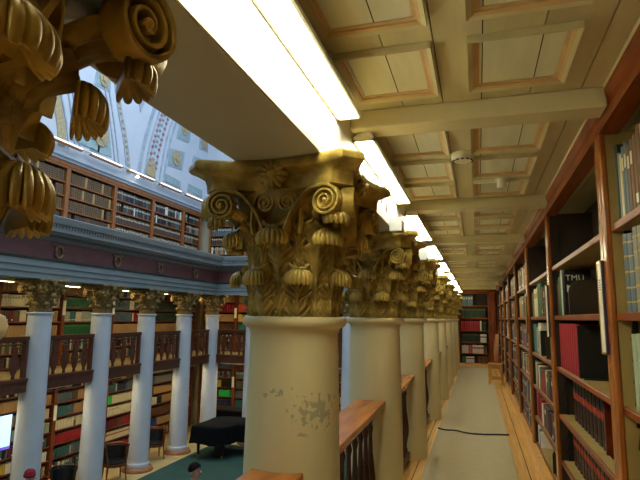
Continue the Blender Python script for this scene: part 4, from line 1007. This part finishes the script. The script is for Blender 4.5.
# ------------------------------------------------------------------ camera, light, world
cam = D.cameras.new('camera'); co = D.objects.new('camera', cam); COL.objects.link(co)
cam.sensor_fit = 'HORIZONTAL'; cam.sensor_width = 36; cam.lens = 518/640*36; cam.clip_start = .02; cam.clip_end = 200
yaw, pit, rol = .2950016585936608, .14756947658118877, .0145
cy_, sy_ = math.cos(yaw), math.sin(yaw)
fw = Vector((-sy_*math.cos(pit), cy_*math.cos(pit), math.sin(pit))); rt = Vector((cy_, sy_, 0)); up = rt.cross(fw)
r_ = rt*math.cos(rol)+up*math.sin(rol); u_ = -rt*math.sin(rol)+up*math.cos(rol)
mw = Matrix((r_, u_, -fw)).transposed().to_4x4(); mw.translation = (0, 0, 1.6); co.matrix_world = mw
SC.camera = co
def area(name, loc, size, power, col, rot=(0, 0, 0)):
    l = D.lights.new(name, 'AREA'); l.shape = 'RECTANGLE'; l.size, l.size_y = size; l.energy = power; l.color = col
    o = D.objects.new(name, l); COL.objects.link(o); o.location = loc; o.rotation_euler = rot; return o
area('skylight', (-6.2, 9.0, 12.9), (7.5, 17), 1500, (.69, .84, 1.0))
w = D.worlds.new('world'); SC.world = w; w.use_nodes = True
w.node_tree.nodes['Background'].inputs['Color'].default_value = (.7, .8, 1, 1); w.node_tree.nodes['Background'].inputs['Strength'].default_value = .03
SC.view_settings.view_transform = 'Standard'; SC.view_settings.look = 'None'; SC.view_settings.gamma = 1; SC.view_settings.exposure = .12
SC.view_settings.use_curve_mapping = False
SC.cycles.use_denoising = True; SC.cycles.max_bounces = 6; SC.cycles.diffuse_bounces = 4; SC.cycles.glossy_bounces = 3

# ------------------------------------------------------------------ which books show; the largest 300 stand alone
bpy.context.view_layer.update()
dg = bpy.context.evaluated_depsgraph_get()
eye = Vector((0, 0, 1.6))
def in_frame(p):
    v = p-eye; d = v.dot(fw)
    if d <= 0: return False
    return abs(518*v.dot(r_)/d) < 322 and abs(518*v.dot(u_)/d) < 242
for q in BOOKS:
    Mx = book_matrix(q); vis = 0; n = 0
    for fx in (-.3, .3):
        for fz in (.15, .5, .85):
            p = Mx @ Vector((fx*q['t'], -.004, fz*q['h'])); n += 1
            if not in_frame(p): continue
            dv = p-eye; dist = dv.length
            hit, hp, *_ = SC.ray_cast(dg, eye, dv.normalized(), distance=dist-.004)
            if not hit: vis += 1
    nrm = (Mx.to_3x3() @ Vector((0, -1, 0))); c = Mx @ Vector((0, 0, q['h']/2)); dv = (eye-c)
    q['score'] = vis/n*q['t']*q['h']*max(.02, nrm.dot(dv.normalized()))/dv.length_squared
BOOKS.sort(key=lambda q: -q['score'])
single = [q for q in BOOKS[:299] if q['score'] > 0]
rest = [q for q in BOOKS if q not in single]
count = {}
for q in sorted(single, key=lambda q: (q['case'], q['row'], q['x'])):
    key = (q['case'], q['row'], q['col']); i = count.get(key, 0); count[key] = i+1
    me = MB(); book_geo(me, q['t'], q['d'], q['h'], q['st'])
    Mx = book_matrix(q)
    o = obj('book', me.mesh('book', [bmat(q['col']), PAGES, bmat(S2[q['st']] if S2[q['st']] != q['col'] else 'tan')]), None, Mx.translation, (0, 0, CASES[q['case']][1]))
    sh = SHELF_W[q['row']]+' shelf'
    g = {'R': 'books along the gallery wall', 'E': 'books at the end', 'G': 'books in the opposite gallery', 'L': 'books in the hall floor cases', 'U': 'books above the frieze'}[q['case'][0]]
    tag(o, '%s %s book from left, %s of %s' % (nth(i), q['col'], sh, CASE_PHRASE[q['case']]), 'book', g)
cols = list(BC); big = MB()
for q in rest:
    book_geo(big, q['t'], q['d'], q['h'], 'plain' if q['st'] in ('ribs', 'lines') else q['st'], cols.index(q['col']), len(cols), cols.index(S2[q['st']]), book_matrix(q))
o = obj('books', big.mesh('books', [bmat(c) for c in cols]+[PAGES]))
tag(o, 'remaining books filling the shelves on all sides', 'books', None, 'stuff')
print('books', len(BOOKS), 'single', len(single))
